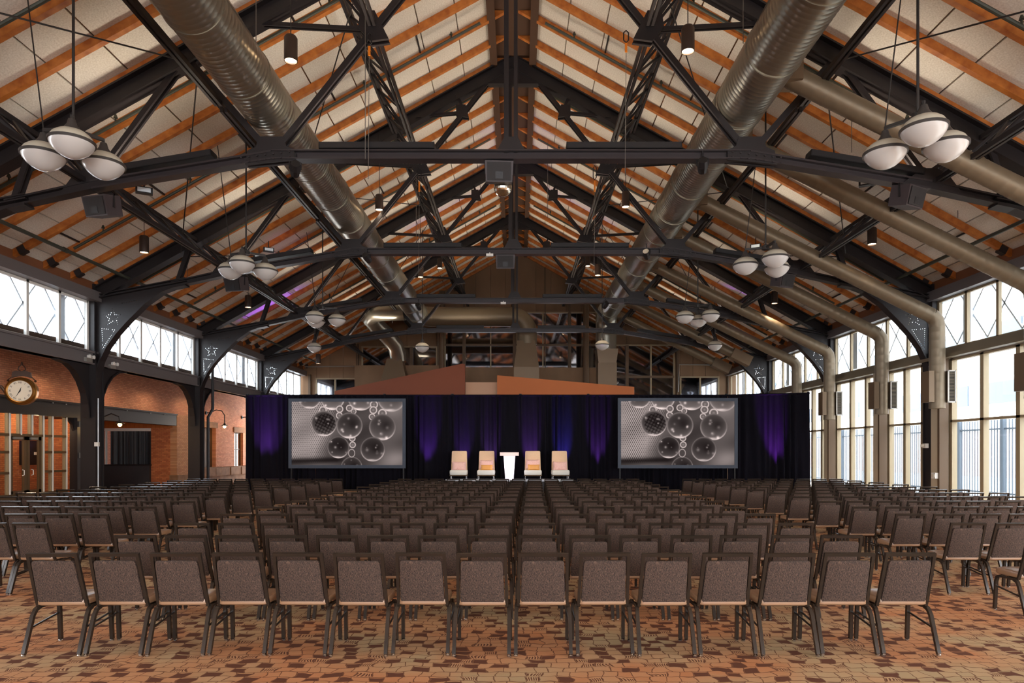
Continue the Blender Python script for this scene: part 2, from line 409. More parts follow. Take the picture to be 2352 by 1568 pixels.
# right-hand full-height glazing between tan pilasters
PIL = [12.9, 16.25, 20.9, 24.35, 28.3, 31.6, 35.3, 38.9, 42.3]
for k in range(len(PIL)-1):
    a, b_ = PIL[k]+.3, PIL[k+1]-.12
    n = 3 if b_-a > 2.6 else 2; b_ = min(b_, 20.75) if k == 1 else b_
    window_bay(XW+.12, a, b_, .12, SILL-.32, n, 'frame_tan', .16, zs=(2.66,), label='tall right-hand window, %s from the camera' % ORD[k], wide=.075)
for k, y in enumerate(PIL):
    p_ = MB(); p_.bb(XW-.28, XW+.2, y-.06, y+.3, 0, SILL-.3); struct('pilaster', p_, 'pilaster_paint', 'painted pilaster between the tall right-hand windows')
    p_ = MB(); p_.bb(XW-.3, XW-.02, y-.16, y-.06, 0, SILL-.3); struct('post', p_, 'gable_post', 'dark edge post beside a right-hand pilaster')
kb = MB(); kb.bb(XW-.05, XW+.25, YB, YE, 0, .12); struct('baseboard_right', kb, 'frame_tan')

# annex on the left behind the column line
XB = -16.2
ub = MB(); ub.bb(XB-.25, XB, YB, 33.4, 3.5, 5.0); struct('wall_annex_upper', ub, 'brick_side', 'brick wall above the dark beam behind the left columns')
dbm = MB(); dbm.bb(XB-.3, XB+.04, YB, 32.3, 2.97, 3.5); dbm.bb(XB-.3, XB+.1, YB, 32.3, 3.46, 3.52)
db = struct('trim_5', dbm, 'steel', 'long dark steel lintel beam on the brick wall')
for y in (18.2, 20.4, 22.6, 23.7, 24.4, 26.6, 28.2, 30, 31.2):
    q = MB(); q.lathe([(.0,0),(.02,.0),(.02,.025),(0,.03)], 6, (XB+.04, y, 3.43), 'x'); q.build('bolt', 'white_paint', db)
ar = MB(); ar.bb(-20.2, XL-.2, YB, YE, 4.98, 5.1); struct('ceiling_annex', ar, 'ridge_wood')
wb = MB(); wb.bb(-20.2, -20, YB, YE, 0, 5); struct('wall_annex_outer', wb, 'brick_side')
bw = MB(); bw.bb(-18.4, -18.2, YB, 25.9, 0, 3.4); struct('wall_passage', bw, 'brick_warm', 'orange brick wall behind the glazed storefront')
bw2 = MB(); bw2.bb(-20, XB, 25.9, 26.05, 0, 2.97); struct('wall_passage_end', bw2, 'brick_front', 'orange brick return wall beside the storefront')
# end wall of the bar alcove (faces the hall) and the wall beyond it
DE = 32.4
ew = MB(); ew.bb(-17.42, XB, DE, DE+.25, 0, 2.97); struct('wall_bar', ew, 'brick_front', 'orange brick wall right of the bar opening')
ew = MB(); ew.bb(-20, -19.72, DE, DE+.25, 0, 2.97); struct('wall_bar_left', ew, 'brick_front')
pw = MB(); pw.bb(XB-.3, XB+.02, DE-.02, 34.0, .62, 3.5); struct('wall_pier', pw, 'brick_pale', 'pale brick pier at the corner of the bar alcove')
lw = MB()
lw.bb(XB-.3, XB, 34.0, 35.1, .9, 5); lw.bb(XB-.3, XB, 35.1, 36.6, 3.0, 5); lw.bb(XB-.3, XB, 36.6, 39.0, .9, 5); lw.bb(XB-.3, XB, 39, 40.2, 2.85, 5); lw.bb(XB-.3, XB, 40.2, YE, .9, 5); lw.bb(XB-.3, XB, 33.4, 34, 3.5, 5)
struct('wall_annex_far', lw, 'brick_side', 'brick wall with two windows behind the drape end')
sbase = MB(); sbase.bb(XB-.3, XB+.02, 33.9, YE, 0, .45); sbase.bb(XB-.3, XB, 33.9, YE, .4, .92); so = struct('baseboard_left', sbase, 'stone', 'rough stone base of the far brick wall')
for r_, z0 in enumerate((.45,)):
    y = 33.9
    while y < YE-.3:
        L_ = random.uniform(.6, 1.1); q = MB(); q.bb(XB-.28, XB+random.uniform(.05,.1), y+.01, min(y+L_, YE)-.01, z0, .88); q.build('stone_block', 'stone', so); y += L_
for z0, z1 in ((0,.3),(.31,.62)):
    q = MB(); q.bb(XB-.3, XB+.09, DE-.1, 33.95, z0, z1); q.build('stone_block', 'stone', so)
for (a, b_, z) in ((34.95,36.75,3.0),(38.85,40.35,2.85)):
    q = MB(); q.bb(XB-.3, XB+.05, a, b_, z, z+.3); q.build('stone_lintel', 'stone', so)
# boarded window and sash window in that wall
q = MB(); q.bb(XB-.26, XB-.22, 35.1, 36.6, .9, 3.0); o = struct('window_30', q, 'dark_wood', 'tall recess closed with dark boards')
for k in range(5): b2 = MB(); b2.bb(XB-.22, XB-.2, 35.1+k*.3, 35.1+k*.3+.28, .95, 2.95); b2.build('board', 'dark_wood', o)
q = MB(); q.bb(XB-.2, XB-.14, 39.0, 39.08, .9, 2.85); q.bb(XB-.2, XB-.14, 40.12, 40.2, .9, 2.85); q.bb(XB-.2, XB-.14, 39, 40.2, 2.78, 2.85); q.bb(XB-.2, XB-.14, 39, 40.2, 1.85, 1.92); q.bb(XB-.2, XB-.14, 39.57, 39.63, .9, 2.85)
o = struct('window_31', q, 'dark_wood', 'dark sash window beside the drape')
for a, b_ in ((.9,1.85),(1.92,2.8)): m_ = MB(); m_.bb(XB-.18, XB-.17, 39.05, 40.15, a, b_); m_.build('pane', 'pane', o)

# far gable wall
G = YE
def gx(px): return (px-VPX)*G/FPX
def gz(py): return CAMZ+(HZ-py)*G/FPX
gw = MB()
def gbox(mb, px0, px1, py0, py1, y0=0.0, y1=.2): return mb.bb(gx(px0), gx(px1), G+y0, G+y1, gz(py1), gz(py0))
# panel wall: built as strips round the window openings
OPEN = [(727,818,870,990),(832,1003,797,848),(1022,1370,718,850),(1402,1548,793,990),(1563,1650,866,990)]
xs = sorted(set([690,1692]+[v for o_ in OPEN for v in o_[:2]]))
def roofz(x): return min(zc(x-XR)+.5, 14.2)
base_g = MB(); base_g.bb(XL, XW, G+.2, G+.3, 0, HEAD); base_g.prism([(XL,G+.2,HEAD),(XW,G+.2,HEAD),(XR,G+.2,14.4)], (0,.1,0))
wall_g = struct('wall_far', base_g, 'panel_brown', 'brown ribbed metal gable wall behind the stage')
def strip(px0, px1, py_top, py_bot):
    x0, x1 = gx(px0), gx(px1); n = max(1, round((x1-x0)/.9))
    for k in range(n):
        a, b_ = x0+(x1-x0)*k/n+.008, x0+(x1-x0)*(k+1)/n-.008
        zt_a = min(gz(py_top), roofz(a)) if py_top > 0 else roofz(a); zt_b = min(gz(py_top), roofz(b_)) if py_top > 0 else roofz(b_)
        zb = gz(py_bot) if py_bot else 0
        pts = [(a,G+.05,zb),(b_,G+.05,zb),(b_,G+.05,zt_b),(a,G+.05,zt_a)]
        if a < XR < b_: pts.insert(3, (XR, G+.05, roofz(XR)))
        q = MB(); q.prism(pts, (0,.15,0)); q.build('panel', 'panel_brown', wall_g)
for a, b_ in zip(xs, xs[1:]):
    o_ = [o_ for o_ in OPEN if o_[0] <= a and b_ <= o_[1]]
    if o_: strip(a, b_, 0, o_[0][2]); strip(a, b_, o_[0][3], None)
    else: strip(a, b_, 0, None)
GW = [  # x edges, y edges of the glazing grid
    ([727,770,818],[870,990],'left-hand low'), ([832,945,1003],[797,848],'left middle'),
    ([1022,1066,1127,1187,1247,1308,1370],[718,792,850],'centre'), ([1402,1440,1495,1548],[793,865,990],'right middle'), ([1563,1608,1650],[866,990],'right-hand low')]
for gxs, gys, nm in GW:
    WN += 1
    f = MB(); gbox(f, gxs[0]-2, gxs[-1]+2, gys[0]-2, gys[0]+1, -.05, .1); gbox(f, gxs[0]-2, gxs[-1]+2, gys[-1]-1, gys[-1]+2, -.05, .1)
    o = f.build('window_%d' % WN, 'frame_tan'); o['kind'] = 'structure'; o['label'] = '%s glazed panel of the far gable wall' % nm
    for k, x in enumerate(gxs):
        big_ = x in (1066,1308,1440,945); q = MB(); gbox(q, x-(3.5 if big_ else 1.6), x+(3.5 if big_ else 1.6), gys[0], gys[-1], -.12 if big_ else -.05, .1); q.build('mullion', 'gable_post' if big_ else 'frame_tan', o)
    for y in gys[1:-1]: q = MB(); gbox(q, gxs[0], gxs[-1], y-2.5, y+2.5, -.06, .1); q.build('transom', 'gable_post', o)
    for a, b_ in zip(gxs, gxs[1:]):
        for c, d in zip(gys, gys[1:]): q = MB(); gbox(q, a, b_, c, d, .03, .05); q.build('pane', 'mirror_glass', o)
for px, w_, top in ((712,5,860),(822,4,790),(1007,4,600),(1066,3,575),(1182,8,560),(1252,2,560),(1308,3.5,575),(1396,5,650),(1555,4,720),(1672,4,860)):
    q = MB(); x = gx(px); q.bb(x-w_*.0135, x+w_*.0135, G-.14, G+.05, 0, min(gz(top), roofz(x)-.3)); q.build('post', 'gable_post', wall_g)
# rear end behind the camera: glazed end wall
rw = MB(); rw.bb(-20.2, -12.2, YB-.2, YB, 0, 7.2); rw.bb(12.2, 13.3, YB-.2, YB, 0, 7.2); rw.bb(-12.2, 12.2, YB-.2, YB, 6.3, 7.2)
rw.prism([(XL-.4,YB-.2,7.1),(XW+.4,YB-.2,7.1),(XR,YB-.2,14.7)], (0,.2,0))
for k in range(7): x = -9+3*k; rw.bb(x-.08, x+.08, YB-.15, YB-.05, 0, 6.3)
struct('wall_rear', rw, 'panel_brown', 'glazed rear end wall of the hall')

# ================================================================== ROOF TRUSSES
NAMES = ['just ahead of the camera','nearest in view, carrying the mirror ball','second in view','third in view','fourth in view, before the gable']
def fill_plate(outer, holes, depth):                # flat steel plate with punched holes, as a mesh in the xz plane
    cu = bpy.data.curves.new('plate', 'CURVE'); cu.dimensions = '2D'; cu.fill_mode = 'BOTH'; cu.extrude = depth/2
    for poly in [outer]+holes:
        sp_ = cu.splines.new('POLY'); sp_.points.add(len(poly)-1); sp_.use_cyclic_u = True
        for p_, q_ in zip(sp_.points, poly): p_.co = (q_[0], q_[1], 0, 1)
    ob = bpy.data.objects.new('plate', cu); COL.objects.link(ob)
    dg = bpy.context.evaluated_depsgraph_get(); me = bpy.data.meshes.new_from_object(ob.evaluated_get(dg))
    bpy.data.objects.remove(ob); bpy.data.curves.remove(cu)
    for v in me.vertices: v.co = (v.co.x, v.co.z, v.co.y)
    me.flip_normals(); me.materials.clear(); me.materials.append(MATS['steel']); return me
ARC = [(10.3,6.98),(10.7,6.9),(11.05,6.77),(11.6,6.38),(12.14,5.84),(12.5,5.44),(12.8,5.02),(13.0,4.6),(13.1,4.25),(13.14,3.9)]
UPPER = [(13.14,3.9),(13.3,3.9),(13.3,6.56),(11.0,7.02),(10.3,7.12)]
def dots(pts, step=.062, r=.0165, closed=True):
    out = []; P_ = pts+[pts[0]] if closed else pts
    for a, b_ in zip(P_, P_[1:]):
        n = max(1, int(math.dist(a, b_)/step))
        for k in range(n):
            x = a[0]+(b_[0]-a[0])*k/n; z = a[1]+(b_[1]-a[1])*k/n
            out.append([(x+r*math.cos(t*PI/3), z+r*math.sin(t*PI/3)) for t in range(6)])
    return out
star = []
for k in range(10):
    a = PI/2+k*PI/5; r_ = .27 if k % 2 == 0 else .115; star.append((12.66+r_*math.cos(a), 5.97+r_*math.sin(a)))
HOLES_ALL = dots(star)+dots([(13.0,5.62),(12.6,5.58),(12.98,4.98)])+dots([(12.35,6.42),(11.85,6.52)], closed=False)
HOLES = []
for h in HOLES_ALL:                                 # no two punched holes may touch
    if all(math.dist(h[0], g_[0]) > .05 for g_ in HOLES): HOLES.append(h)
SP = {}
for s in (-1, 1):
    SP[s] = fill_plate([(s*x, z) for x, z in ARC[:-1]+UPPER[0:4]+[UPPER[4]]], [[(s*x, z) for x, z in h] for h in HOLES], .03)
def members(s):
    M_ = []
    def add(nm, p, q, w_, h, kind='beam', m='steel'):
        mb = MB(); P_, Q_ = (s*p[0], 0, p[1]), (s*q[0], 0, q[1])
        if kind == 'i': mb.ibeam(P_, Q_, w_, h)
        elif kind == 'pair':
            for dy in (-w_*.75, w_*.75): mb.beam((P_[0],dy,P_[2]), (Q_[0],dy,Q_[2]), w_*.6, h)
        else: mb.beam(P_, Q_, w_, h)
        M_.append((nm, mb.mesh(nm, m)))
    add('top_chord', (.0,14.0), (13.2,zc(13.2)), .32, .4, 'i')
    add('lower_chord', (5.08,8.04), (8.93,7.4), .24, .19, 'i', 'tie_steel'); add('lower_chord', (8.93,7.4), (10.75,7.0), .24, .19, 'i')
    add('strut', (5.08,8.04), (6.93,zc(6.93)), .09, .13, 'pair')
    add('strut', (8.93,7.45), (6.93,zc(6.93)), .09, .11, 'pair')
    add('strut', (10.6,7.05), (10.16,zc(10.16)), .09, .12, 'pair')
    add('diagonal', (5.08,8.04), (.62,13.6), .09, .12, 'pair')
    add('strut', (2.92,10.73), (5.3,zc(5.3)-.2), .06, .08, 'pair')
    add('strut', (2.92,10.73), (3.75,zc(3.75)), .06, .08, 'pair')
    add('strut', (1.55,12.44), (3.07,zc(3.07)), .06, .08, 'pair')
    add('strut', (1.55,12.44), (1.78,zc(1.78)), .06, .08, 'pair')
    def plate(nm, pts, t=.05):
        mb = MB(); mb.prism([(s*x, -t/2-.08, z) for x, z in pts], (0, t/2+.04, 0)); mb.prism([(s*x, .06, z) for x, z in pts], (0, t/2+.04, 0)); M_.append((nm, mb.mesh(nm, 'steel')))
    plate('gusset_plate', [(4.6,7.93),(5.65,7.83),(5.6,8.12),(5.42,8.2),(5.36,8.42),(4.84,8.42),(4.78,8.22),(4.6,8.14)])
    plate('gusset_plate', [(8.3,7.42),(9.6,7.2),(9.3,7.6),(9.05,7.75),(8.75,7.75)])
    plate('gusset_plate', [(2.6,10.5),(3.0,10.45),(3.25,10.75),(3.2,11.1),(2.9,11.1)]); plate('gusset_plate', [(1.4,12.25),(1.8,12.3),(1.8,12.65),(1.5,12.65)])
    mb = MB()                                        # rivets of the gusset
    for i in range(7):
        for k in range(2): mb.box(s*(4.7+i*.17), -.135, 7.98-.02*i+k*.1, .03, .02, .03)
    M_.append(('rivet_row', mb.mesh('rivet_row', 'tie_steel')))
    M_.append(('spandrel_plate', SP[s]))
    mb = MB()
    for a, b_ in zip(ARC, ARC[1:]): mb.beam((s*a[0],0,a[1]), (s*b_[0],0,b_[1]), .3, .035, (0,1,0)) if False else mb.beam((s*a[0],0,a[1]), (s*b_[0],0,b_[1]), .3, .045)
    M_.append(('spandrel_flange', mb.mesh('spandrel_flange', 'steel')))
    mb = MB(); mb.ibeam((s*10.3,0,7.15), (s*13.2,0,6.6), .3, .12, .03); M_.append(('spandrel_rib', mb.mesh('spandrel_rib', 'steel')))
    return M_
MEM = members(-1)+members(1)
mb = MB(); mb.ibeam((-5.08,0,8.04), (5.08,0,8.04), .26, .2, .03); MEM.append(('tie_beam', mb.mesh('tie_beam', 'tie_steel')))
mb = MB(); mb.beam((-.1,0,8.1), (-.1,0,13.7), .1, .14); mb.beam((.1,0,8.1), (.1,0,13.7), .08, .14); MEM.append(('king_post', mb.mesh('king_post', 'steel')))
mb = MB(); mb.prism([(-.9,-.12,13.3),(.9,-.12,13.3),(.45,-.12,13.95),(0,-.12,14.2),(-.45,-.12,13.95)], (0,.24,0)); MEM.append(('apex_plate', mb.mesh('apex_plate', 'steel')))
mb = MB(); mb.prism([(-.3,-.1,8.12),(.3,-.1,8.12),(.14,-.1,8.42),(-.14,-.1,8.42)], (0,.2,0)); MEM.append(('king_plate', mb.mesh('king_plate', 'steel')))
TRB = TR[:-1]+[TR[0]-P, TR[0]-2*P]                   # two more stand behind the camera and show in the gable glass
NAMES += ['above the camera, seen only in reflections', 'behind the camera, seen only in reflections']
for k, y in enumerate(TRB):
    t = thing('roof_truss', 'black riveted steel roof truss, %s' % NAMES[k], 'roof truss', (XR, y, 0), group='steel roof trusses')
    for nm, me in MEM: link(nm, me, t)
# ---- columns with arched wall brackets
ARCW = [(1.75,4.44),(1.3,4.38),(.95,4.2),(.65,3.9),(.45,3.55),(.34,3.2),(.28,2.8)]
cm = {}
for s in (-1, 1):
    mb = MB(); mb.bb(-.2,.2,-.17,.17,0,SILL-.05); mb.bb(-.24,.24,-.22,-.17,0,SILL); mb.bb(-.24,.24,.17,.22,0,SILL); cm['shaft'] = mb.mesh('shaft', 'steel')
    mb = MB(); mb.bb(-.16,.16,-.16,.16,SILL-.05,7.0); cm['upper_shaft'] = mb.mesh('upper_shaft', 'steel')
    mb = MB(); mb.bb(-.32,.32,-.32,.32,0,.12); mb.bb(-.27,.27,-.27,.27,.12,.5); cm['base'] = mb.mesh('base', 'steel')
    for sg in (-1, 1):
        mb = MB(); pts = [(0, sg*y, z) for y, z in ARCW]+[(0, sg*.2, 2.8),(0, sg*.2, 4.46),(0, sg*1.75, 4.46)]
        mb.prism([(x-.04,y,z) for x,y,z in pts], (.08,0,0))
        for a, b_ in zip(ARCW, ARCW[1:]): mb.beam((0,sg*a[0],a[1]), (0,sg*b_[0],b_[1]), .2, .05)
        cm['bracket%d' % sg] = mb.mesh('bracket', 'steel')
CN = ['beside the clock','between storefront and bar','left of the drape','behind the drape']
for k, y in enumerate(TR[1:5]):
    for s, X in ((-1, XL), (1, XW)):
        lab = ('black iron column on the left, %s' % CN[k]) if s < 0 else ('dark column in the right window wall, %s from the camera' % ORD[k])
        t = thing('steel_column', lab, 'column', (X-s*-.05, y, 0), group='columns along the %s side' % ('left' if s < 0 else 'right'))
        for nm in ('shaft','upper_shaft','base'): link(nm, cm[nm], t)
        if s < 0: link('bracket', cm['bracket-1'], t); link('bracket', cm['bracket1'], t)
# ---- lattice girders between the trusses
def girder_parts(s, top, bot, n):
    out = []; a = lambda f: (s*(bot[0]+(top[0]-bot[0])*f), bot[1]+(top[1]-bot[1])*f)
    for nm, f in (('top_chord',1.0),('bottom_chord',0.0)):
        x, z = a(f); mb = MB()
        for o_ in (-.05,.05): mb.bb(x+o_-.03, x+o_+.03, .12, P-.12, z-.05, z+.05)
        out.append((nm, mb.mesh(nm, 'steel'), None))
    x0, z0 = a(0); x1, z1 = a(1); st = (P-.6)/n
    for i in range(n):
        y0_, y1_ = .3+i*st, .3+(i+1)*st
        mb = MB(); p_, q_ = ((x0,y0_,z0),(x1,y1_,z1)) if i % 2 == 0 else ((x1,y0_,z1),(x0,y1_,z0)); mb.beam(p_, q_, .05, .05); out.append(('web_bar', mb.mesh('web_bar','steel'), None))
        if i % 2 == 0: mb = MB(); mb.beam((x1,y0_,z1),(x0,y0_,z0), .05,.05); out.append(('web_post', mb.mesh('web_post','steel'), None))
    return out
GL = [((10.0,8.38),(9.1,7.5),'low',10),((6.9,9.95),(6.2,9.1),'middle',8),((3.72,11.75),(2.95,10.8),'upper',8)]
BN = ['nearest','second','third','fourth','farthest']
for top, bot, nm, n in GL:
    for s in (-1, 1):
        gpz = girder_parts(s, top, bot, n)
        for k in range(5):
            t = thing('lattice_girder', 'black lattice girder, %s line of the %s roof slope, %s bay' % (nm, 'left' if s < 0 else 'right', BN[k]), 'girder', (XR, TR[k], 0), group='lattice girders between the trusses')
            for q, me, _ in gpz: link(q, me, t)
# ---- roof tie rods
def rod_thing(name, label, cat, pts, r, m, group=None, n=6):
    mb = MB(); mb.tube(pts, r, n); o = mb.build(name, m); tag(o, label, cat, group); return o
k = 0
for s, sn_ in ((-1,'left'),(1,'right')):
    for i in range(4):
        for q, (xa, xb) in enumerate(((10.4, 6.8),(6.7, 3.3))):
            a, b_ = (xa, xb) if i % 2 == 0 else (xb, xa)
            rod_thing('brace_rod', 'thin black brace rod under the %s roof, %s bay, %s panel' % (sn_, BN[i], ('lower','upper')[q]), 'rod',
                      [(XR+s*a, TR[i]+.2, zc(a)-.28), (XR+s*b_, TR[i+1]-.2, zc(b_)-.28)], .016, 'rod', 'roof brace rods')
# ---- linear uplights lying on ties and lower chords (real lamps of the hall)
UPW = 98.0
um = MB(); um.box(0,0,.01,2.45,.3,.02); um.box(0,-.14,.07,2.45,.02,.14); um.box(0,.14,.07,2.45,.02,.14); um.box(-1.215,0,.07,.02,.3,.14); um.box(1.215,0,.07,.02,.3,.14); um_o = um.mesh('housing', 'black_metal')
for k, y in enumerate(TRB):
    for q, (x, z, ry) in enumerate(((-7.55,7.80,-.164),(-2.85,8.15,0),(2.4,8.15,0),(7.55,7.80,.164))):
        t = thing('linear_uplight', 'black uplight trough, %s on the %s truss' % (['leftmost','left of centre','right of centre','rightmost'][q], ORD[k]), 'light', (XR+x, y, z), group='uplights on the trusses')
        h = link('housing', um_o, t); h.rotation_euler = (0, ry, 0)
        l = bpy.data.lights.new('uplight', 'AREA'); l.shape = 'RECTANGLE'; l.size = 2.3; l.size_y = .2; l.energy = UPW*(.42 if q in (0, 3) else 1.0); l.color = (1,.86,.68); l.spread = math.radians(165)
        lo = bpy.data.objects.new('lamp', l); COL.objects.link(lo); lo.parent = h; lo.location = (0,0,.05); lo.rotation_euler = (PI, 0, 0)
# ---- loudspeakers below the trusses
spk = MB(); spk.prism([(-.28,-.2,-.22),(.28,-.2,-.22),(.3,-.2,.2),(-.3,-.2,.2)], (0,.42,0))
spm = spk.mesh('cabinet', 'speaker_case'); g_ = MB(); g_.bb(-.25,.25,-.225,-.2,-.19,.17); gm = g_.mesh('grille', 'grille')
hn = MB(); hn.prism([(-.08,-.232,-.16),(.08,-.232,-.16),(.08,-.232,-.02),(-.08,-.232,-.02)], (0,.01,0)); hm = hn.mesh('horn', 'black_metal')
br = MB(); br.bb(-.31,.31,-.02,.02,.2,.24); br.bb(-.31,-.29,-.02,.02,-.05,.24); br.bb(.29,.31,-.02,.02,-.05,.24); bm_ = br.mesh('yoke', 'steel')
for (px, py, d, rz, lab) in ((235,473,14.6,-.25,'below the nearest truss at left'),(2085,452,14.6,.5,'below the nearest truss at right'),(1146,395,14.6,.05,'under the middle of the nearest tie beam'),
        (543,652,21.57,-.25,'below the second truss at left'),(1798,643,21.57,.45,'below the second truss at right'),(1161,600,21.57,0,'under the middle of the second tie beam')):
    p_ = at(px, py, d); t = thing('loudspeaker', 'dark box loudspeaker hanging %s' % lab, 'loudspeaker', p_, rz, 'hanging loudspeakers')
    for me, nm in ((spm,'cabinet'),(gm,'grille'),(hm,'horn'),(bm_,'yoke')):
        o = link(nm, me, t)
        if nm != 'yoke': o.rotation_euler = (.25, 0, 0)
# mirror ball
p_ = at(1155, 431, 14.9); t = thing('mirror_ball', 'small mirror ball hanging behind the middle loudspeaker', 'mirror ball', p_)
mm = mat('mirror_tiles', (220,215,200), .12, 1.0); N, L = nodes(mm); tc = N.new('ShaderNodeTexCoord'); vo = N.new('ShaderNodeTexVoronoi'); vo.inputs['Scale'].default_value = 22; L.new(tc.outputs['Object'], vo.inputs['Vector'])
bp = N.new('ShaderNodeBump'); bp.inputs['Strength'].default_value = 1; L.new(vo.outputs['Color'], bp.inputs['Height']); L.new(bp.outputs[0], N['Principled BSDF'].inputs['Normal'])
mb = MB(); mb.lathe([(.001,-.2)]+[(.2*math.cos(a), .2*math.sin(a)) for a in np.linspace(-1.4,1.4,14)]+[(.001,.2)], 24); mb.build('ball', 'mirror_tiles', t)
mb = MB(); mb.tube([(0,0,.19),(0,0,.65)], .012, 6); mb.build('motor_rod', 'black_metal', t)
# ---- theatre spots clamped to ties
sp1 = MB(); sp1.lathe([(.0,-.14),(.1,-.14),(.12,.0),(.09,.16),(.0,.18)], 10, (0,0,0), 'y'); s1 = sp1.mesh('can', 'black_metal')
sp2 = MB(); sp2.tube([(-.12,0,0),(-.12,0,.14),(0,0,.2),(.12,0,.14),(.12,0,0)], .012, 6); sp2.tube([(0,0,.2),(0,0,.34)], .02, 6); s2 = sp2.mesh('yoke', 'black_metal')
for (px, py, d, lab) in ((678,388,14.5,'left end of the nearest tie beam'),(1614,380,14.5,'right end of the nearest tie beam'),(843,592,21.5,'left end of the second tie beam'),(1485,584,21.5,'right end of the second tie beam'),(961,704,28.5,'left part of the third tie beam'),(1391,700,28.5,'right part of the third tie beam')):
    t = thing('stage_spotlight', 'black stage spotlight clamped to the %s' % lab, 'spotlight', at(px,py,d), random.uniform(-.5,.5), 'spotlights on the ties')
    o = link('can', s1, t); o.rotation_euler = (-.5,0,0); link('yoke', s2, t)
# ---- small LED floods
fm_ = MB(); fm_.box(0,0,0,.34,.14,.14); fl1 = fm_.mesh('body', 'black_metal'); fm_ = MB(); fm_.box(0,-.075,0,.26,.02,.09); fl2 = fm_.mesh('lens', 'pick_white'); fm_ = MB(); fm_.tube([(0,0,.05),(0,.0,.3)], .015, 6); fl3 = fm_.mesh('stem', 'black_metal')
for (px, py, d, rz, lab) in ((331,438,15.2,.5,'left chord of the nearest truss'),(595,590,22.4,.5,'left chord of the second truss, lower one'),(617,574,22.9,.5,'left chord of the second truss, upper one'),(1992,419,15.2,-.5,'right chord of the nearest truss'),(1736,566,22.4,-.5,'right chord of the second truss')):
    t = thing('flood_light', 'small black flood light near the %s' % lab, 'flood light', at(px,py,d), rz, 'small flood lights'); link('body', fl1, t); link('lens', fl2, t); link('stem', fl3, t)

# ================================================================== DUCTS
def ribbed(mb, p0, p1, r, pitch, n, h=.0035):       # spiral-seam pipe: a raised seam every pitch
    p0, p1 = Vector(p0), Vector(p1); L_ = (p1-p0).length; k = int(L_/pitch); pts = []; rs = []
    for i in range(k):
        for f, rr in ((0, r), (.8, r), (.9, r+h)):
            pts.append(p0+(p1-p0)*((i+f)/k)); rs.append(rr)
    pts.append(p1); rs.append(r); return mb.tube(pts, r, n, rs=rs)
def ring(mb, x, y, z, r): mb.lathe([(r,-.02),(r+.016,-.02),(r+.016,.02),(r,.02)], 40, (x,y,z), 'y')
XD, ZD, RD = (-5.36, 4.78), (9.12, 9.22), (.53, .545)
t = thing('main_duct', 'large round metal duct running along the left trusses', 'duct', (XD[0], 9, ZD[0]), world=True, group='main air ducts')
mb = MB(); ribbed(mb, (XD[0],8,ZD[0]), (XD[0],36.6,ZD[0]), RD[0], .125, 40); mb.build('pipe', 'duct_main', t, True)
for y in np.arange(9.2, 36.5, 2.05): mb = MB(); ring(mb, XD[0], y, ZD[0], RD[0]); mb.build('joint_band', 'duct_main', t, True)
def arc_pts(c, a0, a1, r, n, f): return [f(c[0]+r*math.cos(a0+(a1-a0)*i/n), c[1]+r*math.sin(a0+(a1-a0)*i/n)) for i in range(n+1)]
mb = MB(); pts = arc_pts((XD[0]+.75, 36.6), PI, PI/2, .75, 6, lambda x,y: (x,y,ZD[0])); pts += [(-.35,37.35,ZD[0])]; mb.tube(pts[:7]+[(-1.0,37.35,ZD[0])], RD[0], 32); mb.build('elbow', 'duct_branch', t, True)
mb = MB(); pts = [(-1.0,37.35,ZD[0])]+arc_pts((-.35, ZD[0]-.85), PI/2, 0, .85, 5, lambda x,z: (x,37.35,z))+[(.5,37.35,7.6)]; mb.tube(pts, RD[0], 32); mb.build('drop', 'duct_branch', t, True)
def frustum(mb, x, y, z0, w0, d0, z1, w1, d1): return mb.add([(x+a*w_/2, y+b_*dd/2, z) for z, w_, dd in ((z0,w0,d0),(z1,w1,d1)) for a, b_ in ((-1,-1),(1,-1),(1,1),(-1,1))], [(3,2,1,0),(4,5,6,7)]+[(i,(i+1)%4,4+(i+1)%4,4+i) for i in range(4)])
mb = MB(); frustum(mb, .45, 37.35, 6.3, 1.35, 1.3, 7.75, .95, .95); mb.build('transition', 'hvac_metal', t); mb = MB(); mb.bb(-.23,1.13,36.7,38,5.35,6.3); mb.bb(-.3,1.2,36.65,38.05,5.3,5.36); mb.build('plenum', 'hvac_metal', t)
t = thing('return_duct', 'smaller curved duct dropping left of the stage', 'duct', (-7.5,36.5,9), world=True, group='far return ducts')
mb = MB(); z_ = 9.05; mb.tube([(-5.9,35.6,z_),(-7.0,35.7,z_)]+[(-7.6,36.0,z_),(-7.95,36.6,z_-.12),(-7.75,37.3,z_-.4),(-7.3,38.0,z_-.85),(-6.95,38.6,z_-1.3),(-6.85,38.9,z_-1.8),(-6.85,39.0,7.0)], .46, 24); mb.build('pipe', 'duct_main', t, True)
mb = MB(); frustum(mb, -7.0, 39.0, 5.6, 1.5, 1.2, 7.0, .85, .85); mb.build('transition', 'hvac_metal', t)
t = thing('main_duct', 'large round metal duct along the right trusses with side branches', 'duct', (XD[1], 9, ZD[1]), world=True, group='main air ducts')
mb = MB(); ribbed(mb, (XD[1],8,ZD[1]), (XD[1],36.2,ZD[1]), RD[1], .125, 40); mb.build('pipe', 'duct_main', t, True)
for y in np.arange(8.6, 36, 2.05): mb = MB(); ring(mb, XD[1], y, ZD[1], RD[1]); mb.build('joint_band', 'duct_main', t, True)
mb = MB(); pts = arc_pts((36.2, ZD[1]-.8), PI/2, 0, .8, 6, lambda y,z: (XD[1],y,z))+[(XD[1],37.0,7.2)]; mb.tube(pts, RD[1], 32); mb.build('elbow', 'duct_main', t, True)
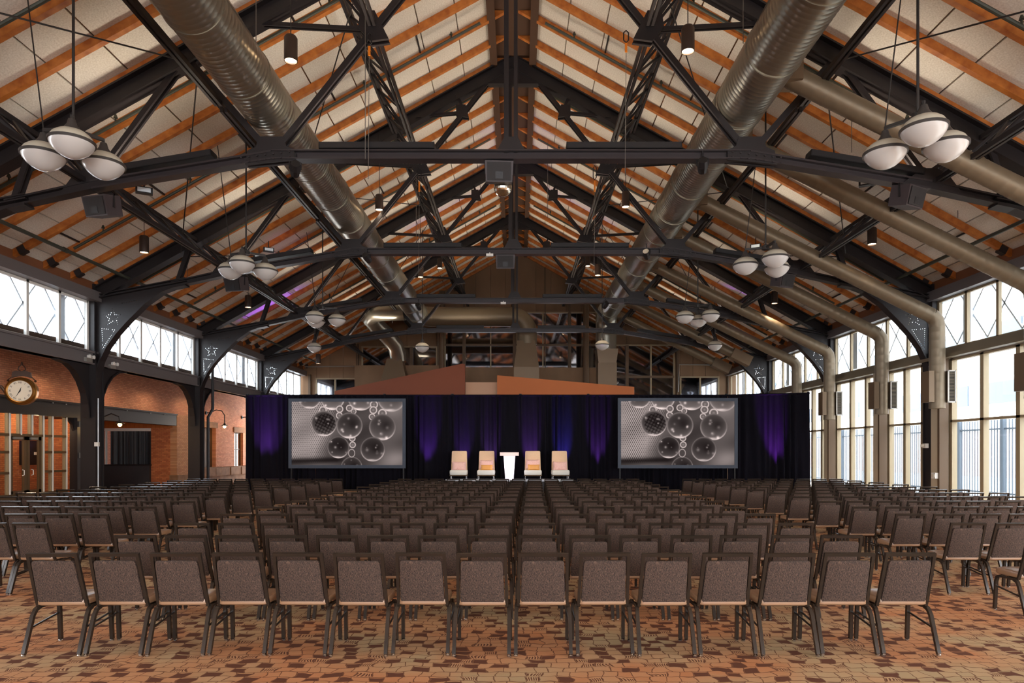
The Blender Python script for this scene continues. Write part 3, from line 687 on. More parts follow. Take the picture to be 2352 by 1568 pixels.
mb = MB(); frustum(mb, XD[1], 37.0, 6.5, .95, 1.0, 7.25, 1.15, 1.1); mb.bb(XD[1]-.5, XD[1]+.5, 36.5, 37.5, 4.4, 6.5); mb.build('plenum', 'hvac_metal', t)
BR = [13.6, 16.5, 20.35, 23.45, 27.4, 30.6, 33.9, 37.2]
XV = 12.3
for k, d in enumerate(BR):
    far = k >= 6
    lab = 'brown branch duct sloping to the right wall, %s from the camera' % ORD[k]
    t = thing('branch_duct', lab, 'duct', (XV, d, 3), world=True, group='branch ducts on the right')
    x1 = 11.2 if far else XV; sl = .494
    za = ZD[1]+.05; p0 = (XD[1]+.5, d, za); p1 = (x1, d, za-sl*(x1-XD[1]-.5))
    mb = MB(); ribbed(mb, p0, p1, .215, .24, 20, .005); mb.build('slope_pipe', 'duct_branch', t, True)
    mb = MB(); mb.box(XD[1]+.55, d, za, .5, .52, .5); o = mb.build('saddle', 'hvac_metal', t)
    if far:
        mb = MB(); mb.beam((x1-.6, d, p1[2]+.3), (x1+.3, d, p1[2]-.15), .5, .5); mb.build('end_box', 'hvac_metal', t); continue
    mb = MB(); mb.tube([p1, (x1+.06,d,p1[2]-.05), (x1+.16, d, p1[2]-.17), (x1+.19, d, p1[2]-.35)], .217, 20); mb.build('elbow', 'duct_branch', t, True)
    xv = x1+.19; mb = MB(); ribbed(mb, (xv,d,p1[2]-.3), (xv,d,3.02), .215, .24, 20, .005); mb.build('drop_pipe', 'duct_drop', t, True)
    for sg in (-1, 1):
        x0 = xv+sg*.2; mb = MB(); mb.bb(min(x0,x0+sg*.16), max(x0,x0+sg*.16), d-.2, d+.2, 3.2, 4.12); gr = mb.build('grille_box', 'hvac_metal', t)
        fy = d-.205
        mb = MB(); xa, xb_ = min(x0,x0+sg*.16), max(x0,x0+sg*.16)
    # louvred outlet facing the hall
    mb = MB(); mb.bb(xv+.2, xv+.4, d-.21, d-.2, 3.22, 4.1); o = mb.build('outlet', 'grille', t)
    fr = MB()
    for a, b_, c, e in ((xv+.19,xv+.41,3.18,3.22),(xv+.19,xv+.41,4.1,4.14),(xv+.18,xv+.21,3.18,4.14),(xv+.39,xv+.42,3.18,4.14)): fr.bb(a, b_, d-.24, d-.2, c, e)
    fr.build('outlet_frame', 'white_paint', o)
    for q in range(20): z = 3.25+q*.043; mb = MB(); mb.bb(xv+.2, xv+.4, d-.235, d-.21, z, z+.014); mb.build('louvre', 'bronze_paint', o)

# ================================================================== LAMPS
gt = MB(); R_ = .32
gt.lathe([(.04,.2),(.12,.19),(.2,.16),(.27,.105),(.31,.04),(.315,.015)], 28); g1 = gt.mesh('upper_dome', 'globe_top', True)
gt = MB(); gt.lathe([(.318,-.02),(.335,-.02),(.335,.02),(.318,.02)], 28); g2 = gt.mesh('band', 'globe_band', True)
gt = MB(); gt.lathe([(.315,-.015),(.295,-.07),(.24,-.14),(.165,-.2),(.085,-.238),(.03,-.25),(.002,-.252)], 28); g3 = gt.mesh('lens', 'globe_lens', True)
gt = MB(); gt.lathe([(.02,.36),(.05,.36),(.07,.28),(.11,.22),(.12,.18),(.0,.18)], 16); g4 = gt.mesh('cap', 'globe_band', True)
def globe(parent, loc):
    o = link('globe', g1, parent, loc); link('lens', g3, o); link('band', g2, o); link('cap', g4, o); return o
CL = [([(165,327),(100,357),(238,378)],'front left, nearest'),([(2122,297),(2033,352),(2172,335)],'front right, nearest'),([(556,605),(530,620),(609,622)],'left, second from the camera'),
      ([(1780,592),(1712,609),(1784,615)],'right, second from the camera'),([(723,727),(726,738),(774,734)],'left, third from the camera'),([(1632,724),(1573,727),(1604,736)],'right, third from the camera')]
for pts, lab in CL:
    P3 = []
    for px, py in pts:
        d = FPX*(6.55-CAMZ)/(HZ-py); P3.append(Vector(((px-VPX)*d/FPX, d, 6.55)))
    c = sum(P3, Vector())/3
    t = thing('pendant_cluster', 'cluster of three white globe pendants, %s' % lab, 'pendant light', (c.x, c.y, 6.55), group='globe pendant clusters')
    mb = MB(); top = zc(c.x-XR)+.44-6.55
    mb.tube([(0,0,.42),(0,0,top)], .022, 8); mb.build('rod', 'rod', t)
    mb = MB(); mb.lathe([(.0,.36),(.09,.36),(.09,.46),(.03,.5),(0,.5)], 12); mb.build('hub', 'rod', t)
    for p_ in P3:
        q = p_-c; mb = MB(); mb.beam((0,0,.41),(q.x,q.y,.41), .05, .05); mb.tube([(q.x,q.y,.3),(q.x,q.y,.43)], .02, 6); mb.build('arm', 'rod', t); globe(t, q)
    q = P3[1]-c; mb = MB(); mb.tube([(q.x,q.y,.42),(q.x-.35*(1 if c.x>0 else -1)*-1,q.y,min(top, 3.3))], .012, 6); mb.build('stay_wire', 'rod', t)
for px, py, lab in ((722,797,'at far left'),(970,797,'left of the central duct'),(1383,792,'in front of the right duct drop'),(1642,793,'at far right')):
    d = FPX*(6.55-CAMZ)/(HZ-py); x = (px-VPX)*d/FPX
    t = thing('globe_pendant', 'single white globe pendant before the gable, %s' % lab, 'pendant light', (x, d, 6.55), group='single globe pendants'); globe(t, (0,0,0))
    mb = MB(); mb.tube([(0,0,.34),(0,0,zc(x-XR)+.3-6.55)], .016, 6); mb.build('rod', 'rod', t)
dl = MB(); dl.lathe([(.112,-.2),(.112,-.24),(.125,-.24),(.125,.2),(.1,.24),(0,.24)], 20); dm = dl.mesh('can', 'downlight_can', True)
dl = MB(); dl.lathe([(0,-.225),(.111,-.215),(.111,-.205),(0,-.205)], 20); dm2 = dl.mesh('lens', 'lens_glow')
for px, py, d, lab in ((668,112,13.1,'nearest, left of centre'),(1580,90,13.1,'nearest, right of centre'),(871,465,21.5,'middle, left of centre'),(1437,458,21.5,'middle, right of centre'),(966,624,29.7,'far, left of centre'),(1373,620,29.7,'far, right of centre'),
        (331,561,19.6,'near the left eave, nearer one'),(2003,542,19.6,'near the right eave, nearer one'),(570,692,27.1,'near the left eave, farther one'),(1779,683,27.1,'near the right eave, farther one'),(731,824,34.5,'far left beside the gable'),(1010,605,33.0,'black one left of the king posts'),(1350,600,33.0,'black one right of the king posts')):
    p_ = at(px, py, d); t = thing('cylinder_downlight', 'cylinder downlight on a stem, %s' % lab, 'downlight', p_, group='cylinder downlights')
    link('can', dm, t); link('lens', dm2, t)
    top = zc(p_.x-XR)+.3-p_.z; mb = MB(); mb.tube([(0,0,.24),(0,0,top)], .01, 6); mb.build('stem', 'rod', t)
    l = bpy.data.lights.new('downlight', 'SPOT'); l.energy = 230; l.color = (1,.78,.55); l.spot_size = 1.25; l.spot_blend = .6; l.shadow_soft_size = .1
    lo = bpy.data.objects.new('lamp', l); COL.objects.link(lo); lo.parent = t; lo.location = (0,0,-.26)
# cables with shackles hanging from the trusses
for px, py0, py1, d, lab in ((848,75,128,14.4,'nearest truss, left node'),(1438,70,120,14.4,'nearest truss, right node'),(963,385,440,21.4,'second truss, left node'),(1366,380,440,21.4,'second truss, right node')):
    a, b_ = at(px, py0, d), at(px, py1, d); t = thing('shackle', 'black shackle with orange tag under the %s' % lab, 'shackle', b_, group='rigging shackles')
    hgt = a.z-b_.z; mb = MB(); mb.tube([(-.05,0,hgt*.55),(-.05,0,hgt*.9),(0,0,hgt),(.05,0,hgt*.9),(.05,0,hgt*.55),(0,0,hgt*.45),(-.05,0,hgt*.55)], .014, 6); mb.build('ring', 'black_metal', t)
    mb = MB(); mb.bb(-.025,.025,-.01,.01,0,hgt*.42); mb.build('tag', 'yellow_tag', t); mb = MB(); mb.tube([(0,0,0),(-.02,0,-2.6)], .007, 5); mb.build('wire', 'cable', t)
for q, (px, py, d) in enumerate(((839,365,14.4),(588,110,13.0),(1707,100,13.0),(1758,170,15),(1956,350,16),(2200,500,17.5),(956,600,24),(1258,500,26),(430,640,23),(1990,640,23))):
    p_ = at(px, py, d); o = rod_thing('hanging_wire', 'thin wire hanging from the roof, %s counted by distance' % ORD[q], 'wire', [p_, (p_.x, p_.y, zc(p_.x-XR)+.25)], .009, 'cable', 'hanging wires')
# sprinkler pipes
for s, nm in ((-1,'left'),(1,'right')):
    x = 12.1; t = thing('sprinkler_main', 'sprinkler main pipe along the %s eave' % nm, 'pipe', (XR+s*x, 20, zc(x)-.15), world=True)
    mb = MB(); mb.tube([(XR+s*x,9,zc(x)-.1),(XR+s*x,YE-.2,zc(x)-.1)], .05, 10); mb.build('pipe', 'pipe_green', t, True)
    for y in np.arange(11.5, 42, P/2): mb = MB(); mb.lathe([(.07,-.08),(.07,.08)], 8, (XR+s*x,y,zc(x)-.1), 'y'); mb.build('coupling', 'pipe_green', t); 
    for k in range(9):
        y = TR[0]+P*(.5*k)+.75
        if y > 41: break
        b = thing('sprinkler_branch', 'sprinkler pipe beside a rafter on the %s slope, %s from the camera' % (nm, ORD[k]), 'pipe', (XR+s*6,y,zc(6)), world=True, group='sprinkler branch pipes')
        mb = MB(); mb.tube([(XR+s*.9,y,zc(.9)+.05),(XR+s*12.1,y,zc(12.1)+.05)], .038, 8); mb.build('pipe', 'pipe_green', b, True)
        for x_ in np.arange(1.7, 12, 2.4):
            mb = MB(); c_ = (XR+s*x_, y, zc(x_)+.05); mb.tube([c_, (c_[0], y, c_[2]+.2)], .02, 6); mb.lathe([(.05,.12),(.02,.2)], 6, c_); mb.build('head', 'pipe_green', b)
            mb = MB(); mb.beam((c_[0]+s*.9, y-.45, zc(x_+.9)+.4), (c_[0]+s*.9, y+.45, zc(x_+.9)+.4), .04, .04); mb.build('strut_channel', 'steel', b)

# ================================================================== LEFT SIDE: storefront, bar, clock, lamps
XS = XB-.12
def yw(px, X): return FPX*X/(px-VPX)               # depth at which the wall plane X meets a measured column
def zw(py, y): return CAMZ+(HZ-py)*y/FPX
t = thing('storefront', 'glazed storefront with double doors under the dark beam', 'storefront', (XS, 22, 0), world=True)
MY = [14.5, 15.6, 16.7, 17.8, 19.0, 20.1, yw(18,XS), yw(44,XS), yw(70,XS), yw(96,XS), yw(117,XS), yw(149,XS)]
Y0, Y1 = 14.4, yw(152,XS)
T1 = 2.28
mb = MB(); mb.bb(XS-.06,XS+.06,Y0,Y1,0,.36); mb.build('curb', 'dark_wood', t)
for i, y in enumerate(MY):
    lo = T1 if i in (7, 8) else .36
    mb = MB(); mb.bb(XS-.05,XS+.05,y-.07,y-.01,lo,2.97); q = mb.build('mullion', 'frame_tan', t); mb = MB(); mb.bb(XS-.05,XS+.08,y-.015,y+.03,lo,2.97); mb.build('mullion_cap', 'white_paint', q)
for z, a, b_ in ((T1,Y0,Y1),(1.72,Y0,MY[6]),(1.72,MY[9],Y1),(1.05,Y0,MY[6]),(1.05,MY[9],Y1)):
    mb = MB(); mb.bb(XS-.06,XS+.06,a,b_,z-.04,z+.04); mb.build('transom', 'dark_wood', t)
for i in range(len(MY)-1):
    if i in (6,7,8): zz = [(T1,2.97)]
    else: zz = [(.36,1.05),(1.05,1.72),(1.72,T1),(T1,2.97)]
    for a, b_ in zz: mb = MB(); mb.bb(XS-.005,XS+.005,MY[i]+.03,MY[i+1]-.07,a,b_); mb.build('pane', 'door_glass', t)
ym = (MY[6]+MY[9])/2+.02
for nm, a, b_, hs in (('door',MY[6]+.04,ym-.01,1),('door',ym+.01,MY[9]-.07,-1)):
    mb = MB(); mb.bb(XS-.04,XS+.04,a,a+.12,.1,T1-.04); mb.bb(XS-.04,XS+.04,b_-.12,b_,.1,T1-.04); mb.bb(XS-.04,XS+.04,a,b_,.1,.46); mb.bb(XS-.04,XS+.04,a,b_,T1-.16,T1-.04); d_ = mb.build(nm, 'dark_wood', t)
    mb = MB(); mb.bb(XS-.006,XS+.006,a+.12,b_-.12,.46,T1-.16); mb.build('door_glass', 'door_glass', d_)
    hy = b_-.2 if hs > 0 else a+.2; mb = MB(); mb.tube([(XS+.04,hy,.95),(XS+.1,hy,.97),(XS+.1,hy,1.12),(XS+.04,hy,1.14)], .014, 6); mb.build('pull_handle', 'white_paint', d_)
    mb = MB(); mb.bb(XS+.04,XS+.1,a+.1,b_-.25,T1-.14,T1-.07); mb.build('door_closer', 'galvanised', d_)
p_ = thing('storefront_post', 'dark post with a small curved bracket right of the storefront', 'post', (XS, 25.1, 0), world=True)
mb = MB(); mb.bb(XS-.1,XS+.18,25.0,25.35,0,2.97); mb.build('shaft', 'steel', p_)
mb = MB(); mb.prism([(XS-.02,25.0,2.97),(XS-.02,24.45,2.97),(XS-.02,24.7,2.9),(XS-.02,24.9,2.72),(XS-.02,25.0,2.5)], (.08,0,0)); mb.build('bracket', 'steel', p_)
for k in range(2): mb = MB(); mb.bb(XS+.18,XS+.24,25.1,25.25,1.5+k*1.15,1.7+k*1.15); mb.build('junction_box', 'galvanised', p_)
# notice board on the brick wall behind the glass
t = thing('notice_board', 'black notice board on the brick behind the storefront glass', 'board', (-18.15, 27, 1.2), world=True)
ya, yb = yw(112,-18.15), yw(139,-18.15); ya, yb = min(ya,25.6), min(yb,25.8)
ya, yb = 24.9, 25.85
mb = MB(); mb.bb(-18.2,-18.12,ya,yb,1.25,2.15); mb.build('panel', 'black_metal', t); mb = MB(); mb.bb(-18.12,-18.115,yb-.3,yb-.12,1.62,1.72); mb.build('slip', 'white_paint', t)
for k in range(2): mb = MB(); mb.bb(-18.12,-18.115,ya+.1,ya+.4,1.9+k*.08,1.94+k*.08); mb.build('print_line', 'steel_grey', t)
# bar opening in the alcove end wall
D = DE
t = thing('bar_counter', 'black bar counter in the brick alcove', 'bar counter', (-18.6, D, 0), world=True)
mb = MB(); mb.bb(-19.75,-17.42,D-.15,D+.5,0,1.08); mb.build('front', 'bar_black', t); mb = MB(); mb.bb(-19.85,-17.38,D-.22,D+.6,1.08,1.14); mb.build('top', 'black_metal', t)
t = thing('roller_shutter', 'white roller screen housing above the bar opening', 'screen housing', (-18.6, D, 2.75), world=True)
mb = MB(); mb.bb(-19.6,-17.42,D-.05,D+.15,2.72,2.85); mb.build('cassette', 'white_paint', t); mb = MB(); mb.bb(-19.6,-19.55,D-.02,D+.1,1.14,2.72); mb.build('side_rail', 'white_paint', t)
q = MB(); n = 60; V = []; F = []
for i in range(n+1):
    x = -19.55+2.13*i/n; y = D+.35+.05*math.sin(i*.9)+.02*math.sin(i*2.3)
    V += [(x,y,1.1),(x,y,2.75)]
F = [(2*i,2*i+2,2*i+3,2*i+1) for i in range(n)]; q.add(V,F); o = q.build('bar_curtain', 'bar_black', None, True); tag(o, 'black curtain closing the bar opening', 'curtain')
fb = MB(); fb.bb(-20,XB-.3,D+.0,D+.2,2.86,3.4); fo = struct('trim_6', fb, 'plank_wood', 'wooden board fascia above the bar')
for k in range(18): mb = MB(); x = -19.98+k*.2; mb.bb(x,x+.19,D-.04,D,2.86,3.4); mb.build('plank', 'plank_wood', fo)
al = MB(); al.bb(-20,XB-.3,26.05,D,3.4,3.5); struct('ceiling_alcove', al, 'plank_wood')
# gooseneck lamps
def goose(label, base, pts, power):
    t = thing('gooseneck_lamp', label, 'wall lamp', base, world=True, group='gooseneck wall lamps')
    mb = MB(); mb.tube(pts, .025, 8); mb.build('arm', 'black_metal', t, True); mb = MB(); mb.lathe([(.09,-.03),(.09,.03)], 12, base, 'x'); mb.build('wall_plate', 'black_metal', t)
    e = Vector(pts[-1])
    mb = MB(); mb.lathe([(.0,.12),(.04,.12),(.06,.05),(.17,-.01),(.17,-.02),(.0,.02)], 16, e); mb.build('shade', 'black_metal', t, True)
    mb = MB(); mb.lathe([(.0,-.14),(.06,-.11),(.075,-.06),(.05,0),(.0,.0)], 12, e); mb.build('bulb', 'bulb', t, True)
    l = bpy.data.lights.new('lamp', 'POINT'); l.energy = power; l.color = (1,.62,.25); l.shadow_soft_size = .12
    o = bpy.data.objects.new('lamp', l); COL.objects.link(o); o.parent = t; o.location = e-Vector(base)+Vector((.0,0,-.22))
def goose_pts(b, ex, ez): return [(b[0],b[1],b[2]),(b[0]+.2*ex,b[1],b[2]+.02),(b[0]+.55*ex,b[1],b[2]+.16),(b[0]+.85*ex,b[1],b[2]+.1),(b[0]+ex,b[1],b[2]-.12),(b[0]+ex,b[1],ez)]
goose('lit gooseneck lamp by the boarded window', (XB+.03,35.4,3.75), goose_pts((XB+.03,35.4,3.75),.95,3.1), 24)
goose('lit gooseneck lamp hanging before the bar alcove', (XB+.06,26.6,3.1), [(XB+.06,26.6,3.1),(XB+.35,26.6,3.22),(XB+.65,26.6,3.1),(XB+.68,26.6,2.85)], 30)
goose('gooseneck lamp arm cut off by the drape end', (XB+.03,40.0,3.75), goose_pts((XB+.03,40.0,3.75),.95,3.1), 25)
# added lamp, hidden by the lintel, to light the brick behind the storefront
t = thing('passage_fill_light', 'added unseen fill light in the passage behind the storefront', 'fill light', (-17.3,21.5,3.2), world=True)
mb = MB(); mb.lathe([(.0,-.06),(.16,-.06),(.2,.02),(.2,.2)], 16, (-17.3,21.5,3.2)); mb.build('shade', 'white_paint', t, True)
for y in (17.5, 21.5, 24.6):
    l = bpy.data.lights.new('lamp', 'POINT'); l.energy = 60; l.color = (1,.74,.45); l.shadow_soft_size = .15; o = bpy.data.objects.new('lamp', l); COL.objects.link(o); o.parent = t; o.location = (0, y-21.5, -.3)
# added fill lights, out of view in the annex ceiling, to brighten the brick
for k, y in enumerate((16.5, 19.6, 22.9, 26.2, 29.6, 33.0, 37.0)):
    t = thing('annex_fill_light', 'added unseen fill light in the low ceiling behind the left columns, %s from the camera' % ORD[k], 'downlight', (-14.9, y, 4.93), group='annex fill lights')
    mb = MB(); mb.lathe([(.1,.0),(.13,-.015),(.13,.04),(.1,.04)], 16); mb.build('trim_ring', 'white_paint', t); mb = MB(); mb.lathe([(.0,.005),(.1,.005),(.1,.02),(.0,.02)], 16); mb.build('lens', 'lens_glow', t)
    l = bpy.data.lights.new('lamp','SPOT'); l.energy = 110; l.color = (1,.8,.58); l.spot_size = 2.5; l.spot_blend = .5; l.shadow_soft_size = .1; o = bpy.data.objects.new('lamp', l); COL.objects.link(o); o.parent = t; o.location = (0,0,-.03)
# clock on its bracket
C = Vector((-15.52, 21.35, 3.62))
t = thing('station_clock', 'round brass station clock with roman numerals on a wall bracket', 'clock', C)
t.rotation_euler = (0,0,.35)
mb = MB(); mb.lathe([(.0,-.17),(.33,-.17),(.36,-.19),(.4,-.16),(.4,-.12),(.43,-.1),(.43,.1),(.4,.12),(.4,.16),(.36,.19),(.0,.17)], 40, (0,0,0), 'y'); ca = mb.build('case', 'clock_brass', t, True)
mb = MB(); mb.lathe([(.0,-.178),(.32,-.178),(.32,-.172),(.0,-.172)], 40, (0,0,0), 'y'); fc = mb.build('dial', 'clock_face', ca)
NUM = ['XII','I','II','III','IV','V','VI','VII','VIII','IX','X','XI']; numv = MB()
for k, tx in enumerate(NUM):
    cu = bpy.data.curves.new('num', 'FONT'); cu.body = tx; cu.size = .085; cu.align_x = 'CENTER'; cu.align_y = 'CENTER'; cu.extrude = .002
    ob = bpy.data.objects.new('num', cu); COL.objects.link(ob); dg = bpy.context.evaluated_depsgraph_get(); me = bpy.data.meshes.new_from_object(ob.evaluated_get(dg))
    a = -k*PI/6; ca_, sa_ = math.cos(a), math.sin(a)
    V = []
    for v in me.vertices:
        x, y = v.co.x, v.co.y+.26; V.append((x*ca_-y*sa_, -.181+v.co.z*.5, x*sa_+y*ca_))
    numv.add(V, [tuple(p.vertices) for p in me.polygons]); bpy.data.objects.remove(ob); bpy.data.curves.remove(cu); bpy.data.meshes.remove(me)
numv.build('numerals', 'ink', ca)
for nm, ang, ln, wd in (('hour_hand', 17.5, .13, .022), ('minute_hand', 210, .24, .016)):
    a = math.radians(ang); dx, dz = math.sin(a), math.cos(a); mb = MB(); mb.prism([(-dz*wd-dx*.04,-.19,dx*wd-dz*.04),(dz*wd-dx*.04,-.19,-dx*wd-dz*.04),(dx*ln,-.19,dz*ln)], (0,.006,0)); mb.build(nm, 'ink', ca)
mb = MB(); mb.prism([(-.26,-.05,.42),(-.24,-.05,.6),(-.12,-.05,.64),(0,-.05,.62),(.12,-.05,.64),(.24,-.05,.6),(.26,-.05,.42),(.12,-.05,.46),(0,-.05,.48),(-.12,-.05,.46)], (0,.1,0)); mb.build('crest', 'clock_dark', t)
mb = MB()
for s in (-1,1): mb.tube([(s*.02,0,.62),(s*.1,0,.68),(s*.08,0,.76),(s*.02,0,.82),(0,0,.92)], .018, 6); mb.lathe([(.0,-.045),(.045,0),(.0,.045)], 8, (s*.36,0,.33)); mb.tube([(s*.26,0,.45),(s*.36,0,.35)], .015, 6)
mb.build('finial', 'clock_dark', t, True)
mb = MB(); mb.tube([(-.66,.0,.12),(-.55,0,.14),(-.46,0,.02),(-.38,0,-.12)], .05, 8); mb.build('bracket_arm', 'clock_dark', t, True)
mb = MB(); mb.lathe([(.0,-.03),(.1,-.03),(.14,0),(.16,.05),(.0,.05)], 14, (-.66,0,.12), 'x'); mb.bb(-.7,-.64,-.1,.1,-.12,.36); mb.build('wall_plate', 'clock_dark', t, True)
# small services on the left columns
rod_thing('downpipe', 'black drain pipe with an offset on the second left column', 'pipe', [(-12.95,28.95,5.6),(-12.95,28.95,3.55),(-13.1,28.85,3.2),(-13.1,28.85,0)], .06, 'steel', n=10)
t = thing('conduit', 'white surface conduit running down the first left column', 'conduit', (-13.1,21.3,0), world=True)
mb = MB(); mb.tube([(-13.12,21.33,3.4),(-13.12,21.33,.3)], .018, 6); mb.build('pipe', 'pick_white', t); mb = MB(); mb.bb(-13.2,-13.08,21.26,21.34,1.9,2.03); mb.bb(-13.18,-13.06,21.26,21.34,.4,.58); mb.build('box', 'white_paint', t)
for (px, py, d, lab) in ((202,826,21.05,'left of the first left column'),(257,842,22.3,'right of the first left column')):
    t = thing('emergency_light', 'small grey emergency light on the sill beam %s' % lab, 'emergency light', at(px,py,d), group='emergency lights')
    mb = MB(); mb.box(0,0,0,.1,.28,.14); mb.build('housing', 'galvanised', t)
    for s in (-1,1): mb = MB(); mb.lathe([(.0,-.03),(.05,-.03),(.06,.05),(.0,.06)], 10, (.09, s*.1, .09), 'x'); mb.build('lamp_head', 'white_paint', t)
t = thing('wall_box', 'small white box on a right-hand pilaster', 'box', (XW-.33, 21.4, 1.92)); mb = MB(); mb.box(0,0,0,.1,.16,.14); mb.build('housing', 'white_paint', t); mb = MB(); mb.lathe([(.0,-.06),(.05,-.04),(.05,.03),(.0,.04)], 10, (-.1,0,0), 'x'); mb.build('sensor', 'clock_face', t)
t = thing('wall_box', 'small white box low on a right-hand pilaster above the chairs', 'box', (XW-.33, 20.9, 1.0)); mb = MB(); mb.box(0,0,0,.12,.2,.18); mb.build('housing', 'white_paint', t); mb = MB(); mb.box(-.07,0,0,.03,.14,.1); mb.build('cover', 'clock_face', t)
for (px, py, d, lab) in ((1125,586,21.4,'second'),(1156,696,28.4,'third')):
    t = thing('access_point', 'small white device on the %s tie beam' % lab, 'device', at(px,py,d), group='white devices on ties'); mb = MB(); mb.box(0,0,0,.22,.12,.08); mb.build('housing', 'white_paint', t); mb = MB(); mb.box(0,0,.06,.03,.03,.05); mb.build('stub', 'white_paint', t)

# ================================================================== BEHIND THE DRAPE
DW = 36.0
def wx(px): return (px-VPX)*DW/FPX
def wz(py): return CAMZ+(HZ-py)*DW/FPX
for nm, pts, m_, lab, dy in (('partition_wall', [(775.5,900),(1064,838),(1070,840),(1070,None),(775.5,None)], 'wedge_orange_dim', 'orange partition, coloured as less lit, with a steep sloping top left of centre', 0),
                     ('partition_wall', [(1143,866),(1450,892),(1450,None),(1143,None)], 'wedge_orange_lit', 'orange partition, coloured as brighter lit, with a gently sloping top right of centre', -.3),
                     ('partition_wall', [(1070,879),(1144,879),(1144,None),(1070,None)], 'wedge_beige', 'pale beige partition piece between the two sloping ones', .3)):
    mb = MB(); mb.prism([(wx(x), DW+dy-.6, wz(y) if y else 0) for x, y in pts], (0,.25,0)); o = mb.build(nm, m_); tag(o, lab, 'partition', 'partitions behind the drape')
mb = MB(); mb.bb(gx(832),gx(1020),40.5,41.2,0,gz(848)); o = mb.build('parapet', 'panel_brown'); tag(o, 'brown parapet panel left of the central ducts', 'parapet')
mb = MB(); mb.bb(gx(1070),gx(1402),40.5,41.2,0,gz(853)); o = mb.build('parapet', 'panel_brown'); tag(o, 'brown parapet panel below the central windows', 'parapet')
for px, w_, y0_, lab in ((1015,.2,40.2,'left of the central ducts'),(1346,.22,40.2,'right of the central ducts')):
    rod_thing('riser_pipe', 'brown riser pipe standing %s' % lab, 'pipe', [((px-VPX)*y0_/FPX,y0_,0.0),((px-VPX)*y0_/FPX,y0_,11.2)], w_*.8, 'gable_post', 'riser pipes', 12)
rod_thing('vent_pipe', 'silver bent vent pipe above the orange partition', 'pipe', [(at(1390,893,38).x,38,0),at(1390,884,38),at(1412,884,38),at(1420,877,38)], .06, 'galvanised', n=8)
# pipes along the gable wall
rod_thing('gable_pipe', 'thin pipe across the left of the gable wall', 'pipe', [at(700,842,42.3),at(820,841,42.3),at(822,900,42.3)], .045, 'galvanised', 'gable pipes', 8)
rod_thing('gable_pipe', 'thin pipe across the right of the gable wall', 'pipe', [at(1660,838,42.3),at(1560,837,42.3),at(1558,900,42.3)], .045, 'galvanised', 'gable pipes', 8)
# ---- drapes
UPX = [-11.95,-8.9,-5.9,-2.9,.1,3.1,6.2,9.2,12.35]
DN = ['at the far left end','behind the left screen','left of the stage, behind the screen edge','behind the left lounge chairs','behind the lectern and right chairs','right of the stage','behind the right screen','at the far right end']
def dry(x): return 30.0-(max(0, x-9.2)/3.15)*1.1
for k in range(8):
    x0, x1 = UPX[k], UPX[k+1]; n = 110; q = MB(); V = []; F = []; ph = random.uniform(0,6)
    zs = [.03,.8,1.6,2.4,3.2,3.9,4.2]
    for i in range(n+1):
        u = i/n; x = x0+(x1-x0)*u
        for z in zs:
            f = 1-.45*(z/4.2); am = .10*f*(.6+.4*math.sin(u*9+ph))
            y = dry(x)+am*math.sin(u*2*PI*11+ph+2.4*math.sin(u*8.3+ph)+1.1*math.sin(u*21+2*ph))+.02*math.sin(u*60+z)
            V.append((x, y, z))
    m_ = len(zs)
    for i in range(n):
        for j in range(m_-1): F.append((i*m_+j,(i+1)*m_+j,(i+1)*m_+j+1,i*m_+j+1))
    q.add(V,F); t = thing('velvet_drape', 'black velvet drape panel %s' % DN[k], 'drape', ((x0+x1)/2, dry((x0+x1)/2), 0), world=True, group='backdrop drapes')
    q.build('cloth', 'drape', t, True); mb = MB(); mb.tube([(x0,dry(x0),4.21),(x1,dry(x1),4.21)], .04, 8); mb.build('top_hem', 'drape', t)
for k, x in enumerate(UPX):
    t = thing('drape_upright', 'drape support pole, %s from the left' % ORD[k], 'pole', (x, dry(x)+.15, 0), group='drape support poles')
    mb = MB(); mb.tube([(0,0,.01),(0,0,4.28)], .025, 8); mb.build('pole', 'black_metal', t); mb = MB(); mb.box(0,0,.008,.45,.45,.016); mb.build('base_plate', 'black_metal', t); mb = MB(); mb.lathe([(.0,4.2),(.06,4.2),(.06,4.29),(.0,4.3)], 8); mb.build('crown', 'black_metal', t)
# stage uplights throwing violet light up the drapes
UPL = [(-11.15,29.2,(.42,.12,1),700),(-10.8,29.2,(.4,.1,1),400),(-3.95,29.35,(.34,.08,1),620),(-2.4,29.4,(.36,.1,1),360),(-1.2,29.45,(.5,.2,1),460),(.55,29.45,(.45,.14,1),560),(1.95,29.45,(.12,.08,1),800),(3.5,29.35,(.42,.1,1),560),(11.0,28.7,(.42,.06,1),900)]
for k, (x, y, c, e) in enumerate(UPL):
    t = thing('par_uplight', 'small black floor uplight before the drape, %s from the left' % ORD[k], 'uplight', (x, y, 0), group='violet floor uplights')
    mb = MB(); mb.lathe([(.0,.06),(.1,.06),(.11,.26),(.095,.26),(.09,.2),(.0,.2)], 14); mb.build('can', 'black_metal', t, True); mb = MB(); mb.tube([(-.13,0,.0),(-.13,0,.16),(.13,0,.16),(.13,0,0)], .012, 6); mb.build('yoke', 'black_metal', t)
    l = bpy.data.lights.new('lamp','SPOT'); l.energy = e*3.8; l.color = c; l.spot_size = .5; l.spot_blend = .9; l.shadow_soft_size = .08
    o = bpy.data.objects.new('lamp', l); COL.objects.link(o); o.parent = t; o.location = (0,0,.3); o.rotation_euler = (PI-.3, 0, 0)
